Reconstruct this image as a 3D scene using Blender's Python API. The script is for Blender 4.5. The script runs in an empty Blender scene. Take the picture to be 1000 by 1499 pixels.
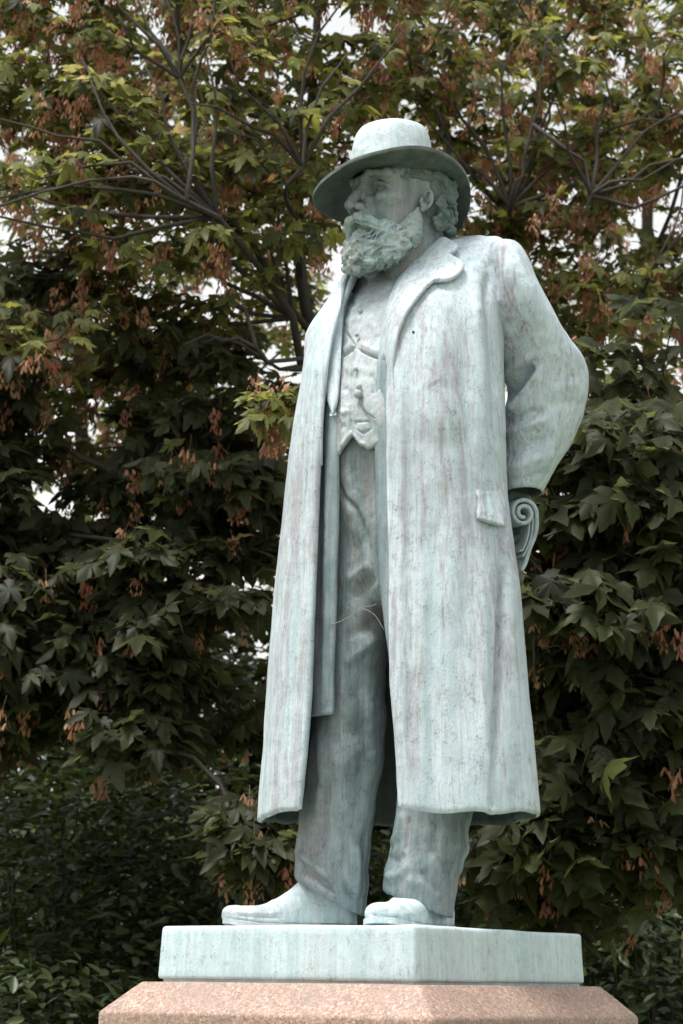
import bpy, bmesh, math, random
import numpy as np
from mathutils import Vector, Matrix

random.seed(7)
rng = np.random.default_rng(7)
scene = bpy.context.scene
COL = scene.collection
rad = math.radians

# ------------------------------------------------------------------ camera
FPX, CX, CY = 3360.0, 500.0, 749.5          # focal length and centre in photo pixels
THETA = math.atan((1438.0 - CY) / FPX)      # pitch up
ROLL = 0.012
CAMZ = 1.585
Y0 = 6.03                                   # distance of the statue's axis
CAMP = np.array([0.0, 0.0, CAMZ])
_V = np.array([0, math.cos(THETA), math.sin(THETA)])
_U0 = np.array([0, -math.sin(THETA), math.cos(THETA)])
_X = np.array([1.0, 0, 0])
_R = math.cos(ROLL) * _X + math.sin(ROLL) * _U0
_U = -math.sin(ROLL) * _X + math.cos(ROLL) * _U0
cam_data = bpy.data.cameras.new('camera')
cam = bpy.data.objects.new('camera', cam_data)
COL.objects.link(cam)
m4 = Matrix.Identity(4)
for i in range(3):
    m4[i][0] = _R[i]; m4[i][1] = _U[i]; m4[i][2] = -_V[i]; m4[i][3] = CAMP[i]
cam.matrix_world = m4
cam_data.sensor_fit = 'VERTICAL'
cam_data.sensor_height = 22.3
cam_data.lens = 22.3 * FPX / 1499.0
cam_data.clip_end = 2000
cam_data.dof.use_dof = True
cam_data.dof.focus_distance = 5.85
cam_data.dof.aperture_fstop = 4.0
scene.camera = cam

# ------------------------------------------------------------------ sky, sun, exposure
SUN_EL, SUN_AZ = rad(70), rad(-62)          # azimuth: from the viewer's side, towards the left
sun_from = np.array([math.sin(SUN_AZ) * math.cos(SUN_EL), -math.cos(SUN_AZ) * math.cos(SUN_EL), math.sin(SUN_EL)])
world = bpy.data.worlds.new('World')
scene.world = world
world.use_nodes = True
wn, wl = world.node_tree.nodes, world.node_tree.links
wn.clear()
sky = wn.new('ShaderNodeTexSky')
sky.sky_type = 'NISHITA'
sky.sun_disc = False
sky.sun_elevation = SUN_EL
sky.sun_rotation = math.atan2(sun_from[0], sun_from[1])
sky.air_density = 3.0
sky.dust_density = 1.0
sky.ozone_density = 1.0
hs_ = wn.new('ShaderNodeHueSaturation'); hs_.inputs['Saturation'].default_value = 0.12
bg = wn.new('ShaderNodeBackground'); bg.inputs['Strength'].default_value = 0.07
wo = wn.new('ShaderNodeOutputWorld')
wl.new(sky.outputs[0], hs_.inputs['Color']); wl.new(hs_.outputs[0], bg.inputs[0]); wl.new(bg.outputs[0], wo.inputs[0])
sd = bpy.data.lights.new('sun', 'SUN')
sd.energy = 1.9; sd.angle = rad(20); sd.color = (1.0, 0.97, 0.93)
sun = bpy.data.objects.new('sun', sd)
COL.objects.link(sun)
sun.rotation_euler = Vector(tuple(sun_from)).to_track_quat('Z', 'Y').to_euler()
sun.location = (-3, -3, 8)
scene.view_settings.view_transform = 'Standard'
scene.view_settings.look = 'None'
scene.view_settings.gamma = 1.0
scene.view_settings.exposure = 1.55

# ------------------------------------------------------------------ helpers
def unproj(px, py, Y):
    px = np.asarray(px, float); py = np.asarray(py, float); Y = np.asarray(Y, float)
    px, py, Y = np.broadcast_arrays(px, py, Y)
    d = ((px - CX) / FPX)[..., None] * _R - ((py - CY) / FPX)[..., None] * _U + _V
    return CAMP + d * (Y / d[..., 1])[..., None]

def proj(P):
    a = np.asarray(P) - CAMP
    w = a @ _V
    return CX + FPX * (a @ _R) / w, CY - FPX * (a @ _U) / w

def pchip(x, y, q):
    x = np.asarray(x, float); y = np.asarray(y, float); q = np.asarray(q, float)
    if x[0] > x[-1]:
        x = x[::-1]; y = y[::-1]
    h = np.diff(x); d = np.diff(y) / h
    m = np.zeros_like(y)
    for i in range(1, len(x) - 1):
        if d[i - 1] * d[i] > 0:
            w1 = 2 * h[i] + h[i - 1]; w2 = h[i] + 2 * h[i - 1]
            m[i] = (w1 + w2) / (w1 / d[i - 1] + w2 / d[i])
    m[0] = d[0]; m[-1] = d[-1]
    qq = np.clip(q, x[0], x[-1])
    k = np.clip(np.searchsorted(x, qq) - 1, 0, len(h) - 1)
    t = (qq - x[k]) / h[k]
    return ((2 * t**3 - 3 * t**2 + 1) * y[k] + (t**3 - 2 * t**2 + t) * h[k] * m[k]
            + (-2 * t**3 + 3 * t**2) * y[k + 1] + (t**3 - t**2) * h[k] * m[k + 1])

def catmull(pts, n):
    """smooth curve through pts (rows), n samples, any dimension"""
    pts = np.asarray(pts, float)
    t = np.arange(len(pts))
    q = np.linspace(0, len(pts) - 1, n)
    ext = np.vstack([2 * pts[0] - pts[1], pts, 2 * pts[-1] - pts[-2]])
    k = np.clip(q.astype(int), 0, len(pts) - 2)
    f = (q - k)[:, None]
    p0, p1, p2, p3 = ext[k], ext[k + 1], ext[k + 2], ext[k + 3]
    return 0.5 * (2 * p1 + (p2 - p0) * f + (2 * p0 - 5 * p1 + 4 * p2 - p3) * f**2 + (3 * p1 - p0 - 3 * p2 + p3) * f**3)

def mesh_np(name, V, F, smooth=True):
    """V (n,3), F (m,3|4) integer array or list of arrays"""
    Fs = F if isinstance(F, list) else [F]
    me = bpy.data.meshes.new(name)
    V = np.ascontiguousarray(V, dtype=np.float32)
    me.vertices.add(len(V)); me.vertices.foreach_set('co', V.ravel())
    loops = np.concatenate([f.ravel() for f in Fs]).astype(np.int32)
    tot = np.concatenate([np.full(len(f), f.shape[1], np.int32) for f in Fs])
    start = np.concatenate([[0], np.cumsum(tot)[:-1]]).astype(np.int32)
    me.loops.add(len(loops)); me.loops.foreach_set('vertex_index', loops)
    me.polygons.add(len(tot)); me.polygons.foreach_set('loop_start', start)
    try:
        me.polygons.foreach_set('loop_total', tot)
    except Exception:
        pass
    me.polygons.foreach_set('use_smooth', np.full(len(tot), smooth, bool))
    me.update(calc_edges=True); me.validate()
    return me

def link(name, me, mat, parent=None, loc=None):
    o = bpy.data.objects.new(name, me)
    COL.objects.link(o)
    if me is not None and mat is not None and not me.materials:
        me.materials.append(mat)
    if parent is not None:
        o.parent = parent
    if loc is not None:
        o.location = loc
    return o

def thing(name, label, cat, loc=(0, 0, 0), group=None):
    o = bpy.data.objects.new(name, None)
    COL.objects.link(o)
    o.location = loc
    o.empty_display_size = 0.2
    tag(o, label, cat, group)
    return o

def tag(o, label=None, cat=None, group=None, kind=None):
    if label: o['label'] = label
    if cat: o['category'] = cat
    if group: o['group'] = group
    if kind: o['kind'] = kind
    return o

def fix_normals(me):
    bm = bmesh.new(); bm.from_mesh(me)
    bmesh.ops.remove_doubles(bm, verts=bm.verts, dist=1e-5)
    bmesh.ops.recalc_face_normals(bm, faces=bm.faces)
    bm.to_mesh(me); bm.free()
    me.polygons.foreach_set('use_smooth', np.ones(len(me.polygons), bool))
    me.update()

def grid_normals(P, wrap=False):
    if wrap:
        du = np.roll(P, -1, 1) - np.roll(P, 1, 1)
    else:
        du = np.gradient(P, axis=1)
    dv = np.gradient(P, axis=0)
    n = np.cross(du, dv)
    n /= (np.linalg.norm(n, axis=2, keepdims=True) + 1e-12)
    return n

def loop_faces(nv, nu, wrap=True):
    i = np.arange(nv - 1)[:, None]
    j = np.arange(nu if wrap else nu - 1)[None, :]
    j2 = (j + 1) % nu
    return np.stack([i * nu + j, i * nu + j2, (i + 1) * nu + j2, (i + 1) * nu + j], -1).reshape(-1, 4)

def sheet(P, t, out):
    """thick sheet with rounded rims from a grid of points; out: reference direction(s) of the outer side"""
    n = grid_normals(P)
    if np.mean(np.sum(n * out, axis=2)) < 0:
        n = -n
    Q = P - n * t
    M = (P + Q) / 2
    tu0 = P[:, 0] - P[:, 1]; tu1 = P[:, -1] - P[:, -2]
    tu0 /= np.linalg.norm(tu0, axis=1, keepdims=True) + 1e-9
    tu1 /= np.linalg.norm(tu1, axis=1, keepdims=True) + 1e-9
    c0 = (M[:, 0] + tu0 * t * 0.5)[:, None]; c1 = (M[:, -1] + tu1 * t * 0.5)[:, None]
    s = 0.36
    def arc(A, B, tt, ):
        return (A * 0.85 + B * 0.15 + tt * t * s)[:, None]
    body = np.concatenate([P, arc(P[:, -1], Q[:, -1], tu1), c1, arc(Q[:, -1], P[:, -1], tu1),
                           Q[:, ::-1], arc(Q[:, 0], P[:, 0], tu0), c0, arc(P[:, 0], Q[:, 0], tu0)], axis=1)
    nu = P.shape[1]
    def cap(row, nrow, k):
        tv = P[row] - P[nrow]
        tv /= np.linalg.norm(tv, axis=1, keepdims=True) + 1e-9
        mid = M[row] + tv * t * 0.5
        e1 = (c1[row] + tv[-1] * t * 0.2); e0 = (c0[row] + tv[0] * t * 0.2)
        full = np.concatenate([mid, e1, e1, e1, mid[::-1], e0, e0, e0], axis=0)
        o = body[row].copy()
        tvf = np.concatenate([tv, np.repeat(tv[-1:], 3, 0), tv[::-1], np.repeat(tv[:1], 3, 0)], axis=0)
        half = o * 0.85 + full * 0.15 + tvf * t * 0.28
        return half[None], full[None]
    h0, f0 = cap(0, 1, 0); h1, f1 = cap(-1, -2, 0)
    allr = np.concatenate([f0, h0, body, h1, f1], axis=0)
    return allr.reshape(-1, 3), loop_faces(allr.shape[0], allr.shape[1])

def sheet_obj(name, P, t, out, mat, parent, base, lining=None):
    V, F = sheet(P, t, out)
    me = mesh_np(name, V - base, F)
    if lining is not None:
        me.materials.append(mat); me.materials.append(lining)
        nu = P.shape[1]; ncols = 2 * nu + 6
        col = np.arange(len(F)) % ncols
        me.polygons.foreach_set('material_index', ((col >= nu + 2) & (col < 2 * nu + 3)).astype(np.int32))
    fix_normals(me)
    return link(name, me, mat, parent)

def seg_dist(px, py, line):
    best = np.full(px.shape, 1e9); tt = np.zeros(px.shape)
    n = len(line) - 1
    for k in range(n):
        ax, ay = line[k]; bx, by = line[k + 1]
        dx, dy = bx - ax, by - ay
        t = np.clip(((px - ax) * dx + (py - ay) * dy) / (dx * dx + dy * dy + 1e-9), 0, 1)
        d = np.hypot(px - ax - t * dx, py - ay - t * dy)
        w = d < best
        best = np.where(w, d, best); tt = np.where(w, (k + t) / n, tt)
    return best, tt

def sculpt(P, N, strokes):
    """push a surface in or out along strokes laid on its front, like a modelling tool"""
    shp = P.shape
    p = P.reshape(-1, 3); n = N.reshape(-1, 3)
    px, py = proj(p)
    view = (p - CAMP); view /= np.linalg.norm(view, axis=1, keepdims=True)
    facing = np.clip(-(np.sum(n * view, axis=1)) * 4.0 + 0.4, 0, 1)
    disp = np.zeros(len(p))
    for line, w, amp in strokes:
        d, t = seg_dist(px, py, line)
        taper = np.clip(np.minimum(t, 1 - t) * 6, 0.25, 1)
        disp += amp * np.exp(-(d / w) ** 2) * taper
    return (p + n * (disp * facing)[:, None]).reshape(shp)

def wob(p, s, seed=0):
    """cheap smooth 3-D noise, about -1..1"""
    r = np.random.default_rng(seed)
    o = 0
    for k in range(5):
        d = r.normal(size=3); d /= np.linalg.norm(d)
        d2 = r.normal(size=3)
        ph = r.uniform(0, 6.28)
        f = s * (0.7 + 0.35 * k)
        o = o + np.sin(f * (p @ d) + ph + 1.3 * np.sin(f * 0.6 * (p @ d2) + ph * 2))
    return o / 3.0

def lump(P, amp, s, seed=0, N=None):
    return P + N * (amp * wob(P.reshape(-1, 3), s, seed)).reshape(P.shape[:-1] + (1,))

# ---- signed distance modelling
def surface_nets(D, org, h):
    s = D < 0
    nx, ny, nz = D.shape
    c = np.zeros((nx - 1, ny - 1, nz - 1), np.uint8)
    for i in (0, 1):
        for j in (0, 1):
            for k in (0, 1):
                c += s[i:nx - 1 + i, j:ny - 1 + j, k:nz - 1 + k]
    act = np.argwhere((c > 0) & (c < 8))
    idx = np.full(c.shape, -1, np.int32)
    idx[act[:, 0], act[:, 1], act[:, 2]] = np.arange(len(act))
    acc = np.zeros((len(act), 3)); cnt = np.zeros(len(act))
    corners = [(i, j, k) for i in (0, 1) for j in (0, 1) for k in (0, 1)]
    for a in corners:
        for ax in range(3):
            if a[ax] == 1: continue
            b = list(a); b[ax] = 1; b = tuple(b)
            da = D[act[:, 0] + a[0], act[:, 1] + a[1], act[:, 2] + a[2]]
            db = D[act[:, 0] + b[0], act[:, 1] + b[1], act[:, 2] + b[2]]
            m = (da < 0) != (db < 0)
            t = np.where(m, da / np.where(m, da - db, 1), 0)
            p = np.tile(np.array(a, float), (len(act), 1)); p[:, ax] += t
            acc[m] += p[m]; cnt[m] += 1
    V = (act + acc / cnt[:, None]) * h + org
    faces = []
    for ax in range(3):
        b, cc = [(1, 2), (2, 0), (0, 1)][ax]
        s0 = np.take(s, range(0, s.shape[ax] - 1), ax); s1 = np.take(s, range(1, s.shape[ax]), ax)
        e = np.argwhere(s0 != s1)
        ok = (e[:, b] > 0) & (e[:, cc] > 0) & (e[:, b] < s.shape[b] - 1) & (e[:, cc] < s.shape[cc] - 1)
        e = e[ok]
        q = []
        for (ob, oc) in ((-1, -1), (0, -1), (0, 0), (-1, 0)):
            f = e.copy(); f[:, b] += ob; f[:, cc] += oc
            q.append(idx[f[:, 0], f[:, 1], f[:, 2]])
        q = np.stack(q, 1)
        flip = ~s[e[:, 0], e[:, 1], e[:, 2]]
        q[flip] = q[flip][:, ::-1]
        faces.append(q)
    F = np.concatenate(faces)
    return V, F[(F >= 0).all(1)]

def vgrid(lo, hi, h):
    ax = [np.arange(lo[i], hi[i] + h, h, dtype=np.float32) for i in range(3)]
    return np.meshgrid(*ax, indexing='ij')

def smin(a, b, k):
    hh = np.clip(0.5 + 0.5 * (b - a) / k, 0, 1)
    return b + (a - b) * hh - k * hh * (1 - hh)

def smax(a, b, k):
    return -smin(-a, -b, k)

def sd_ell(x, y, z, c, r):
    a, b, d = (x - c[0]), (y - c[1]), (z - c[2])
    k0 = np.sqrt((a / r[0])**2 + (b / r[1])**2 + (d / r[2])**2)
    k1 = np.sqrt((a / r[0]**2)**2 + (b / r[1]**2)**2 + (d / r[2]**2)**2) + 1e-6
    return k0 * (k0 - 1) / k1

def sd_cap(x, y, z, a, b, ra, rb):
    ba = [b[i] - a[i] for i in range(3)]
    l2 = sum(v * v for v in ba) + 1e-9
    t = np.clip(((x - a[0]) * ba[0] + (y - a[1]) * ba[1] + (z - a[2]) * ba[2]) / l2, 0, 1)
    return np.sqrt((x - a[0] - t * ba[0])**2 + (y - a[1] - t * ba[1])**2 + (z - a[2] - t * ba[2])**2) - (ra + (rb - ra) * t)

def sd_chain(x, y, z, pts, k=0.4):
    d = None
    for (p, q) in zip(pts[:-1], pts[1:]):
        e = sd_cap(x, y, z, p[:3], q[:3], p[3], q[3])
        d = e if d is None else (np.minimum(d, e) if k == 0 else smin(d, e, k))
    return d

def tube(pts, radii, ns=8, cap=True):
    pts = np.asarray(pts, float); radii = np.asarray(radii, float)
    T = np.gradient(pts, axis=0); T /= np.linalg.norm(T, axis=1, keepdims=True) + 1e-9
    ref = np.array([0, 0, 1.0]) if abs(T[0, 2]) < 0.9 else np.array([1.0, 0, 0])
    A = np.cross(T, ref); A /= np.linalg.norm(A, axis=1, keepdims=True) + 1e-9
    for i in range(1, len(A)):
        a = A[i - 1] - T[i] * (A[i - 1] @ T[i]); A[i] = a / (np.linalg.norm(a) + 1e-9)
    B = np.cross(T, A)
    th = np.linspace(0, 2 * np.pi, ns, endpoint=False)
    V = pts[:, None] + radii[:, None, None] * (np.cos(th)[None, :, None] * A[:, None] + np.sin(th)[None, :, None] * B[:, None])
    V = V.reshape(-1, 3)
    F = loop_faces(len(pts), ns)
    if cap:
        n = len(V)
        V = np.vstack([V, pts[0] - T[0] * radii[0] * 0.3, pts[-1] + T[-1] * radii[-1] * 0.3])
        j = np.arange(ns); j2 = (j + 1) % ns
        tri = np.concatenate([np.stack([j2, j, np.full(ns, n)], 1), np.stack([(len(pts) - 1) * ns + j, (len(pts) - 1) * ns + j2, np.full(ns, n + 1)], 1)])
        return V, [F, tri]
    return V, [F]

def join(parts):
    Vs, quads, tris, off = [], [], [], 0
    for V, Fl in parts:
        Vs.append(V)
        for f in (Fl if isinstance(Fl, list) else [Fl]):
            (quads if f.shape[1] == 4 else tris).append(f + off)
        off += len(V)
    F = []
    if quads: F.append(np.concatenate(quads))
    if tris: F.append(np.concatenate(tris))
    return np.concatenate(Vs), F

# ------------------------------------------------------------------ materials
def new_mat(name):
    m = bpy.data.materials.new(name)
    m.use_nodes = True
    nt = m.node_tree
    b = nt.nodes['Principled BSDF']
    return m, nt, b

def nd(nt, t, **kw):
    n = nt.nodes.new(t)
    for k, v in kw.items():
        if k in n.inputs: n.inputs[k].default_value = v
        else: setattr(n, k, v)
    return n

def ramp(nt, stops):
    r = nt.nodes.new('ShaderNodeValToRGB')
    el = r.color_ramp.elements
    while len(el) < len(stops): el.new(0.5)
    for e, (p, c) in zip(el, stops):
        e.position = p
        e.color = (c[0], c[1], c[2], 1) if not np.isscalar(c) else (c, c, c, 1)
    return r

def mixc(nt, fac, a, b, blend='MIX'):
    n = nt.nodes.new('ShaderNodeMix'); n.data_type = 'RGBA'; n.blend_type = blend
    for i, v in ((0, fac), (6, a), (7, b)):
        if hasattr(v, 'is_output') or hasattr(v, 'links'): nt.links.new(v, n.inputs[i])
        else: n.inputs[i].default_value = v if i == 0 else (v[0], v[1], v[2], 1)
    return n.outputs[2]

def mapped_noise(nt, co, scale, nscale, detail=6, rough=0.6, w=0.0):
    mp = nt.nodes.new('ShaderNodeMapping'); mp.inputs['Scale'].default_value = scale
    mp.inputs['Location'].default_value = (w, w * 0.7, w * 1.3)
    nt.links.new(co, mp.inputs[0])
    n = nd(nt, 'ShaderNodeTexNoise', Scale=nscale, Detail=detail, Roughness=rough)
    nt.links.new(mp.outputs[0], n.inputs['Vector'])
    return n.outputs['Fac']

def patina(name, light, mid, mauve, dark, mauve_amt=0.55, dark_amt=0.6, seed=0.0, rough=0.62, m0=0.50):
    """weathered bronze: pale verdigris, mauve-brown run-off streaks, dark pits"""
    m, nt, b = new_mat(name)
    tc = nd(nt, 'ShaderNodeTexCoord')
    co = tc.outputs['Object']
    L = nt.links
    # gentle warp so the streaks are not ruler-straight
    wn_ = nd(nt, 'ShaderNodeTexNoise', Scale=5.0, Detail=2.0)
    L.new(co, wn_.inputs['Vector'])
    sub = nd(nt, 'ShaderNodeVectorMath', operation='SUBTRACT'); L.new(wn_.outputs['Color'], sub.inputs[0]); sub.inputs[1].default_value = (0.5, 0.5, 0.5)
    scl = nd(nt, 'ShaderNodeVectorMath', operation='SCALE'); L.new(sub.outputs[0], scl.inputs[0]); scl.inputs['Scale'].default_value = 0.025
    add = nd(nt, 'ShaderNodeVectorMath', operation='ADD'); L.new(co, add.inputs[0]); L.new(scl.outputs[0], add.inputs[1])
    wc = add.outputs[0]
    big = mapped_noise(nt, wc, (1, 1, 0.22), 5.5, 5, 0.6, 3.1 + seed)
    strk = mapped_noise(nt, wc, (1, 1, 0.06), 24, 6, 0.68, 1.7 + seed)
    fine = mapped_noise(nt, wc, (1, 1, 0.05), 95, 4, 0.7, 7.7 + seed)
    grain = mapped_noise(nt, co, (1, 1, 0.6), 210, 4, 0.75, seed)
    blot = mapped_noise(nt, co, (1, 1, 0.8), 38, 6, 0.72, 5.0 + seed)
    r1 = ramp(nt, [(0.40, 0.0), (0.60, 1.0)]); L.new(strk, r1.inputs[0])
    base = mixc(nt, r1.outputs[0], mid, light)
    r2 = ramp(nt, [(m0, 0.0), (m0 + 0.11, mauve_amt)])
    def madd(i, k, prev=None):
        q = nd(nt, 'ShaderNodeMath', operation='MULTIPLY_ADD'); L.new(i, q.inputs[0]); q.inputs[1].default_value = k
        if prev is None: q.inputs[2].default_value = 0.0
        else: L.new(prev, q.inputs[2])
        return q.outputs[0]
    L.new(madd(fine, 0.24, madd(strk, 0.40, madd(big, 0.42))), r2.inputs[0])
    base = mixc(nt, r2.outputs[0], base, mauve)
    r3 = ramp(nt, [(0.52, 0.0), (0.75, dark_amt * 0.42)]); L.new(fine, r3.inputs[0])
    base = mixc(nt, r3.outputs[0], base, tuple((p + q) / 2 for p, q in zip(mauve, dark)))
    r4 = ramp(nt, [(0.56, 0.0), (0.68, dark_amt)]); 
    m5 = nd(nt, 'ShaderNodeMath', operation='MULTIPLY_ADD'); L.new(grain, m5.inputs[0]); m5.inputs[1].default_value = 0.5
    s5 = nd(nt, 'ShaderNodeMath', operation='MULTIPLY'); L.new(blot, s5.inputs[0]); s5.inputs[1].default_value = 0.56
    L.new(s5.outputs[0], m5.inputs[2]); L.new(m5.outputs[0], r4.inputs[0])
    base = mixc(nt, r4.outputs[0], base, dark)
    # chalky white bloom
    r6 = ramp(nt, [(0.30, 0.3), (0.46, 0.0)]); L.new(blot, r6.inputs[0])
    base = mixc(nt, r6.outputs[0], base, tuple(min(1, c * 1.22) for c in light))
    L.new(base, b.inputs['Base Color'])
    b.inputs['Roughness'].default_value = rough
    b.inputs['Metallic'].default_value = 0.0
    b.inputs['Specular IOR Level'].default_value = 0.35
    bsum = nd(nt, 'ShaderNodeMath', operation='ADD'); L.new(grain, bsum.inputs[0]); L.new(blot, bsum.inputs[1])
    bs2 = nd(nt, 'ShaderNodeMath', operation='ADD'); L.new(bsum.outputs[0], bs2.inputs[0]); L.new(fine, bs2.inputs[1])
    bp = nd(nt, 'ShaderNodeBump', Strength=0.45, Distance=0.003); L.new(bs2.outputs[0], bp.inputs['Height'])
    L.new(bp.outputs[0], b.inputs['Normal'])
    return m

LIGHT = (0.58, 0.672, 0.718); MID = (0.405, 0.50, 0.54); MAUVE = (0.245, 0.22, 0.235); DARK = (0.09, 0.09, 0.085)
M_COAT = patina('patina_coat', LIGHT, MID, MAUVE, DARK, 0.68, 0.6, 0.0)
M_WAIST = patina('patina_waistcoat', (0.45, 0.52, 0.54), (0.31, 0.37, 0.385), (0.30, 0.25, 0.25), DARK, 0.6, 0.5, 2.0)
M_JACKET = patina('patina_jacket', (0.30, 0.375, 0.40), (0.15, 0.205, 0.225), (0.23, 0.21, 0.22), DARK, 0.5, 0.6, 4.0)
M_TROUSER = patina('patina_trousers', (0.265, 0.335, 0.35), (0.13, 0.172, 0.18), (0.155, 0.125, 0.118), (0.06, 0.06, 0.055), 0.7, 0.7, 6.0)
M_SHOE = patina('patina_shoe', (0.54, 0.635, 0.65), (0.38, 0.475, 0.49), (0.36, 0.31, 0.32), DARK, 0.4, 0.5, 8.0)
M_FACE = patina('shaded_patina_face', (0.27, 0.335, 0.33), (0.14, 0.185, 0.182), (0.22, 0.20, 0.21), (0.06, 0.07, 0.065), 0.6, 0.5, 10.0)  # face patina darkened to stand in for the hat brim's shadow
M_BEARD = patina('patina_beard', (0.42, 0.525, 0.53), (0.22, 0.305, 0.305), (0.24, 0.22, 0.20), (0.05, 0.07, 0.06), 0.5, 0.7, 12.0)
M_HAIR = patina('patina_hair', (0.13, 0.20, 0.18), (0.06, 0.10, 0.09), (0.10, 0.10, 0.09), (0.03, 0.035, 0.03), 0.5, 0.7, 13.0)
M_BRIM = patina('olive_brim', (0.095, 0.125, 0.105), (0.05, 0.07, 0.058), (0.11, 0.10, 0.09), (0.035, 0.04, 0.035), 0.5, 0.6, 14.0, 0.5)  # whole brim darker and more olive than the crown
M_LINING = patina('shade_dark_lining', (0.10, 0.13, 0.125), (0.05, 0.06, 0.055), (0.06, 0.048, 0.042), (0.02, 0.02, 0.018), 0.7, 0.6, 23.0)  # bronze coloured dark to stand in for shade inside coat and cuff
M_SLEEVE = patina('patina_sleeve', LIGHT, MID, (0.20, 0.17, 0.195), DARK, 0.8, 0.5, 21.3, m0=0.495)
M_BASE = patina('patina_base', (0.56, 0.68, 0.715), (0.42, 0.53, 0.56), (0.38, 0.37, 0.38), DARK, 0.4, 0.5, 16.0)
M_ROLL = patina('patina_roll', (0.50, 0.60, 0.63), (0.33, 0.42, 0.44), (0.20, 0.19, 0.20), DARK, 0.5, 0.6, 18.0)

def granite_mat():
    m, nt, b = new_mat('pink_granite')
    tc = nd(nt, 'ShaderNodeTexCoord'); co = tc.outputs['Object']; L = nt.links
    v = nd(nt, 'ShaderNodeTexVoronoi', Scale=190.0); L.new(co, v.inputs['Vector'])
    n1 = mapped_noise(nt, co, (1, 1, 1), 140, 5, 0.7)
    n2 = mapped_noise(nt, co, (1, 1, 1), 7, 6, 0.65, 4)
    sep = nd(nt, 'ShaderNodeSeparateColor'); L.new(v.outputs['Color'], sep.inputs[0])
    r1 = ramp(nt, [(0.0, (0.19, 0.13, 0.105)), (0.35, (0.31, 0.195, 0.145)), (0.7, (0.39, 0.25, 0.19)), (1.0, (0.46, 0.37, 0.315))]); L.new(sep.outputs[0], r1.inputs[0])
    r2 = ramp(nt, [(0.56, 0.0), (0.66, 0.75)]); L.new(n1, r2.inputs[0])
    c = mixc(nt, r2.outputs[0], r1.outputs[0], (0.16, 0.11, 0.10))
    r3 = ramp(nt, [(0.42, 0.0), (0.68, 0.6)]); L.new(n2, r3.inputs[0])
    c = mixc(nt, r3.outputs[0], c, (0.24, 0.17, 0.14))
    n3 = mapped_noise(nt, co, (1, 1, 0.5), 24, 6, 0.7, 9)
    r5 = ramp(nt, [(0.54, 0.0), (0.70, 0.55)]); L.new(n3, r5.inputs[0])
    c = mixc(nt, r5.outputs[0], c, (0.15, 0.12, 0.105))
    L.new(c, b.inputs['Base Color'])
    b.inputs['Roughness'].default_value = 0.6
    bp = nd(nt, 'ShaderNodeBump', Strength=0.5, Distance=0.003); L.new(n1, bp.inputs['Height']); L.new(bp.outputs[0], b.inputs['Normal'])
    return m
M_GRANITE = granite_mat()

def leaf_mat(name, cols, rough=0.5, transl=0.55, spec=0.25):
    m, nt, b = new_mat(name)
    L = nt.links
    at = nd(nt, 'ShaderNodeAttribute', attribute_name='tint')
    r = ramp(nt, cols); L.new(at.outputs['Fac'], r.inputs[0])
    tc = nd(nt, 'ShaderNodeNewGeometry')
    n = nd(nt, 'ShaderNodeTexNoise', Scale=45.0, Detail=3.0); L.new(tc.outputs['Position'], n.inputs['Vector'])
    hv = nd(nt, 'ShaderNodeHueSaturation'); L.new(r.outputs[0], hv.inputs['Color'])
    mr = nd(nt, 'ShaderNodeMapRange'); mr.inputs['To Min'].default_value = 0.7; mr.inputs['To Max'].default_value = 1.3
    L.new(n.outputs['Fac'], mr.inputs['Value']); L.new(mr.outputs[0], hv.inputs['Value'])
    L.new(hv.outputs[0], b.inputs['Base Color'])
    b.inputs['Roughness'].default_value = rough
    b.inputs['Specular IOR Level'].default_value = spec
    tr = nd(nt, 'ShaderNodeBsdfTranslucent')
    h2 = nd(nt, 'ShaderNodeHueSaturation', Hue=0.47, Saturation=1.1, Value=2.4); L.new(hv.outputs[0], h2.inputs['Color'])
    L.new(h2.outputs[0], tr.inputs['Color'])
    mx = nd(nt, 'ShaderNodeMixShader'); mx.inputs[0].default_value = transl
    L.new(b.outputs[0], mx.inputs[1]); L.new(tr.outputs[0], mx.inputs[2])
    L.new(mx.outputs[0], nt.nodes['Material Output'].inputs['Surface'])
    return m
M_SYC = leaf_mat('sycamore_leaf', [(0.0, (0.024, 0.028, 0.014)), (0.42, (0.05, 0.060, 0.025)), (0.75, (0.13, 0.15, 0.038)), (0.93, (0.17, 0.18, 0.07)), (0.975, (0.25, 0.22, 0.10)), (1.0, (0.24, 0.17, 0.06))])
M_LAUREL = leaf_mat('laurel_leaf', [(0.0, (0.018, 0.028, 0.009)), (0.6, (0.030, 0.048, 0.013)), (1.0, (0.065, 0.09, 0.024))], 0.42, 0.15, 0.3)
M_SEED = leaf_mat('seed_key', [(0.0, (0.18, 0.09, 0.05)), (0.5, (0.30, 0.155, 0.088)), (1.0, (0.44, 0.29, 0.17))], 0.6, 0.3, 0.3)

def bark_mat():
    m, nt, b = new_mat('bark')
    tc = nd(nt, 'ShaderNodeTexCoord'); L = nt.links
    n = mapped_noise(nt, tc.outputs['Object'], (1, 1, 0.4), 30, 6, 0.7)
    r = ramp(nt, [(0.3, (0.016, 0.012, 0.009)), (0.6, (0.038, 0.030, 0.022)), (0.8, (0.07, 0.062, 0.046))]); L.new(n, r.inputs[0])
    L.new(r.outputs[0], b.inputs['Base Color']); b.inputs['Roughness'].default_value = 0.85
    bp = nd(nt, 'ShaderNodeBump', Strength=0.6, Distance=0.01); L.new(n, bp.inputs['Height']); L.new(bp.outputs[0], b.inputs['Normal'])
    return m
M_BARK = bark_mat()

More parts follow.
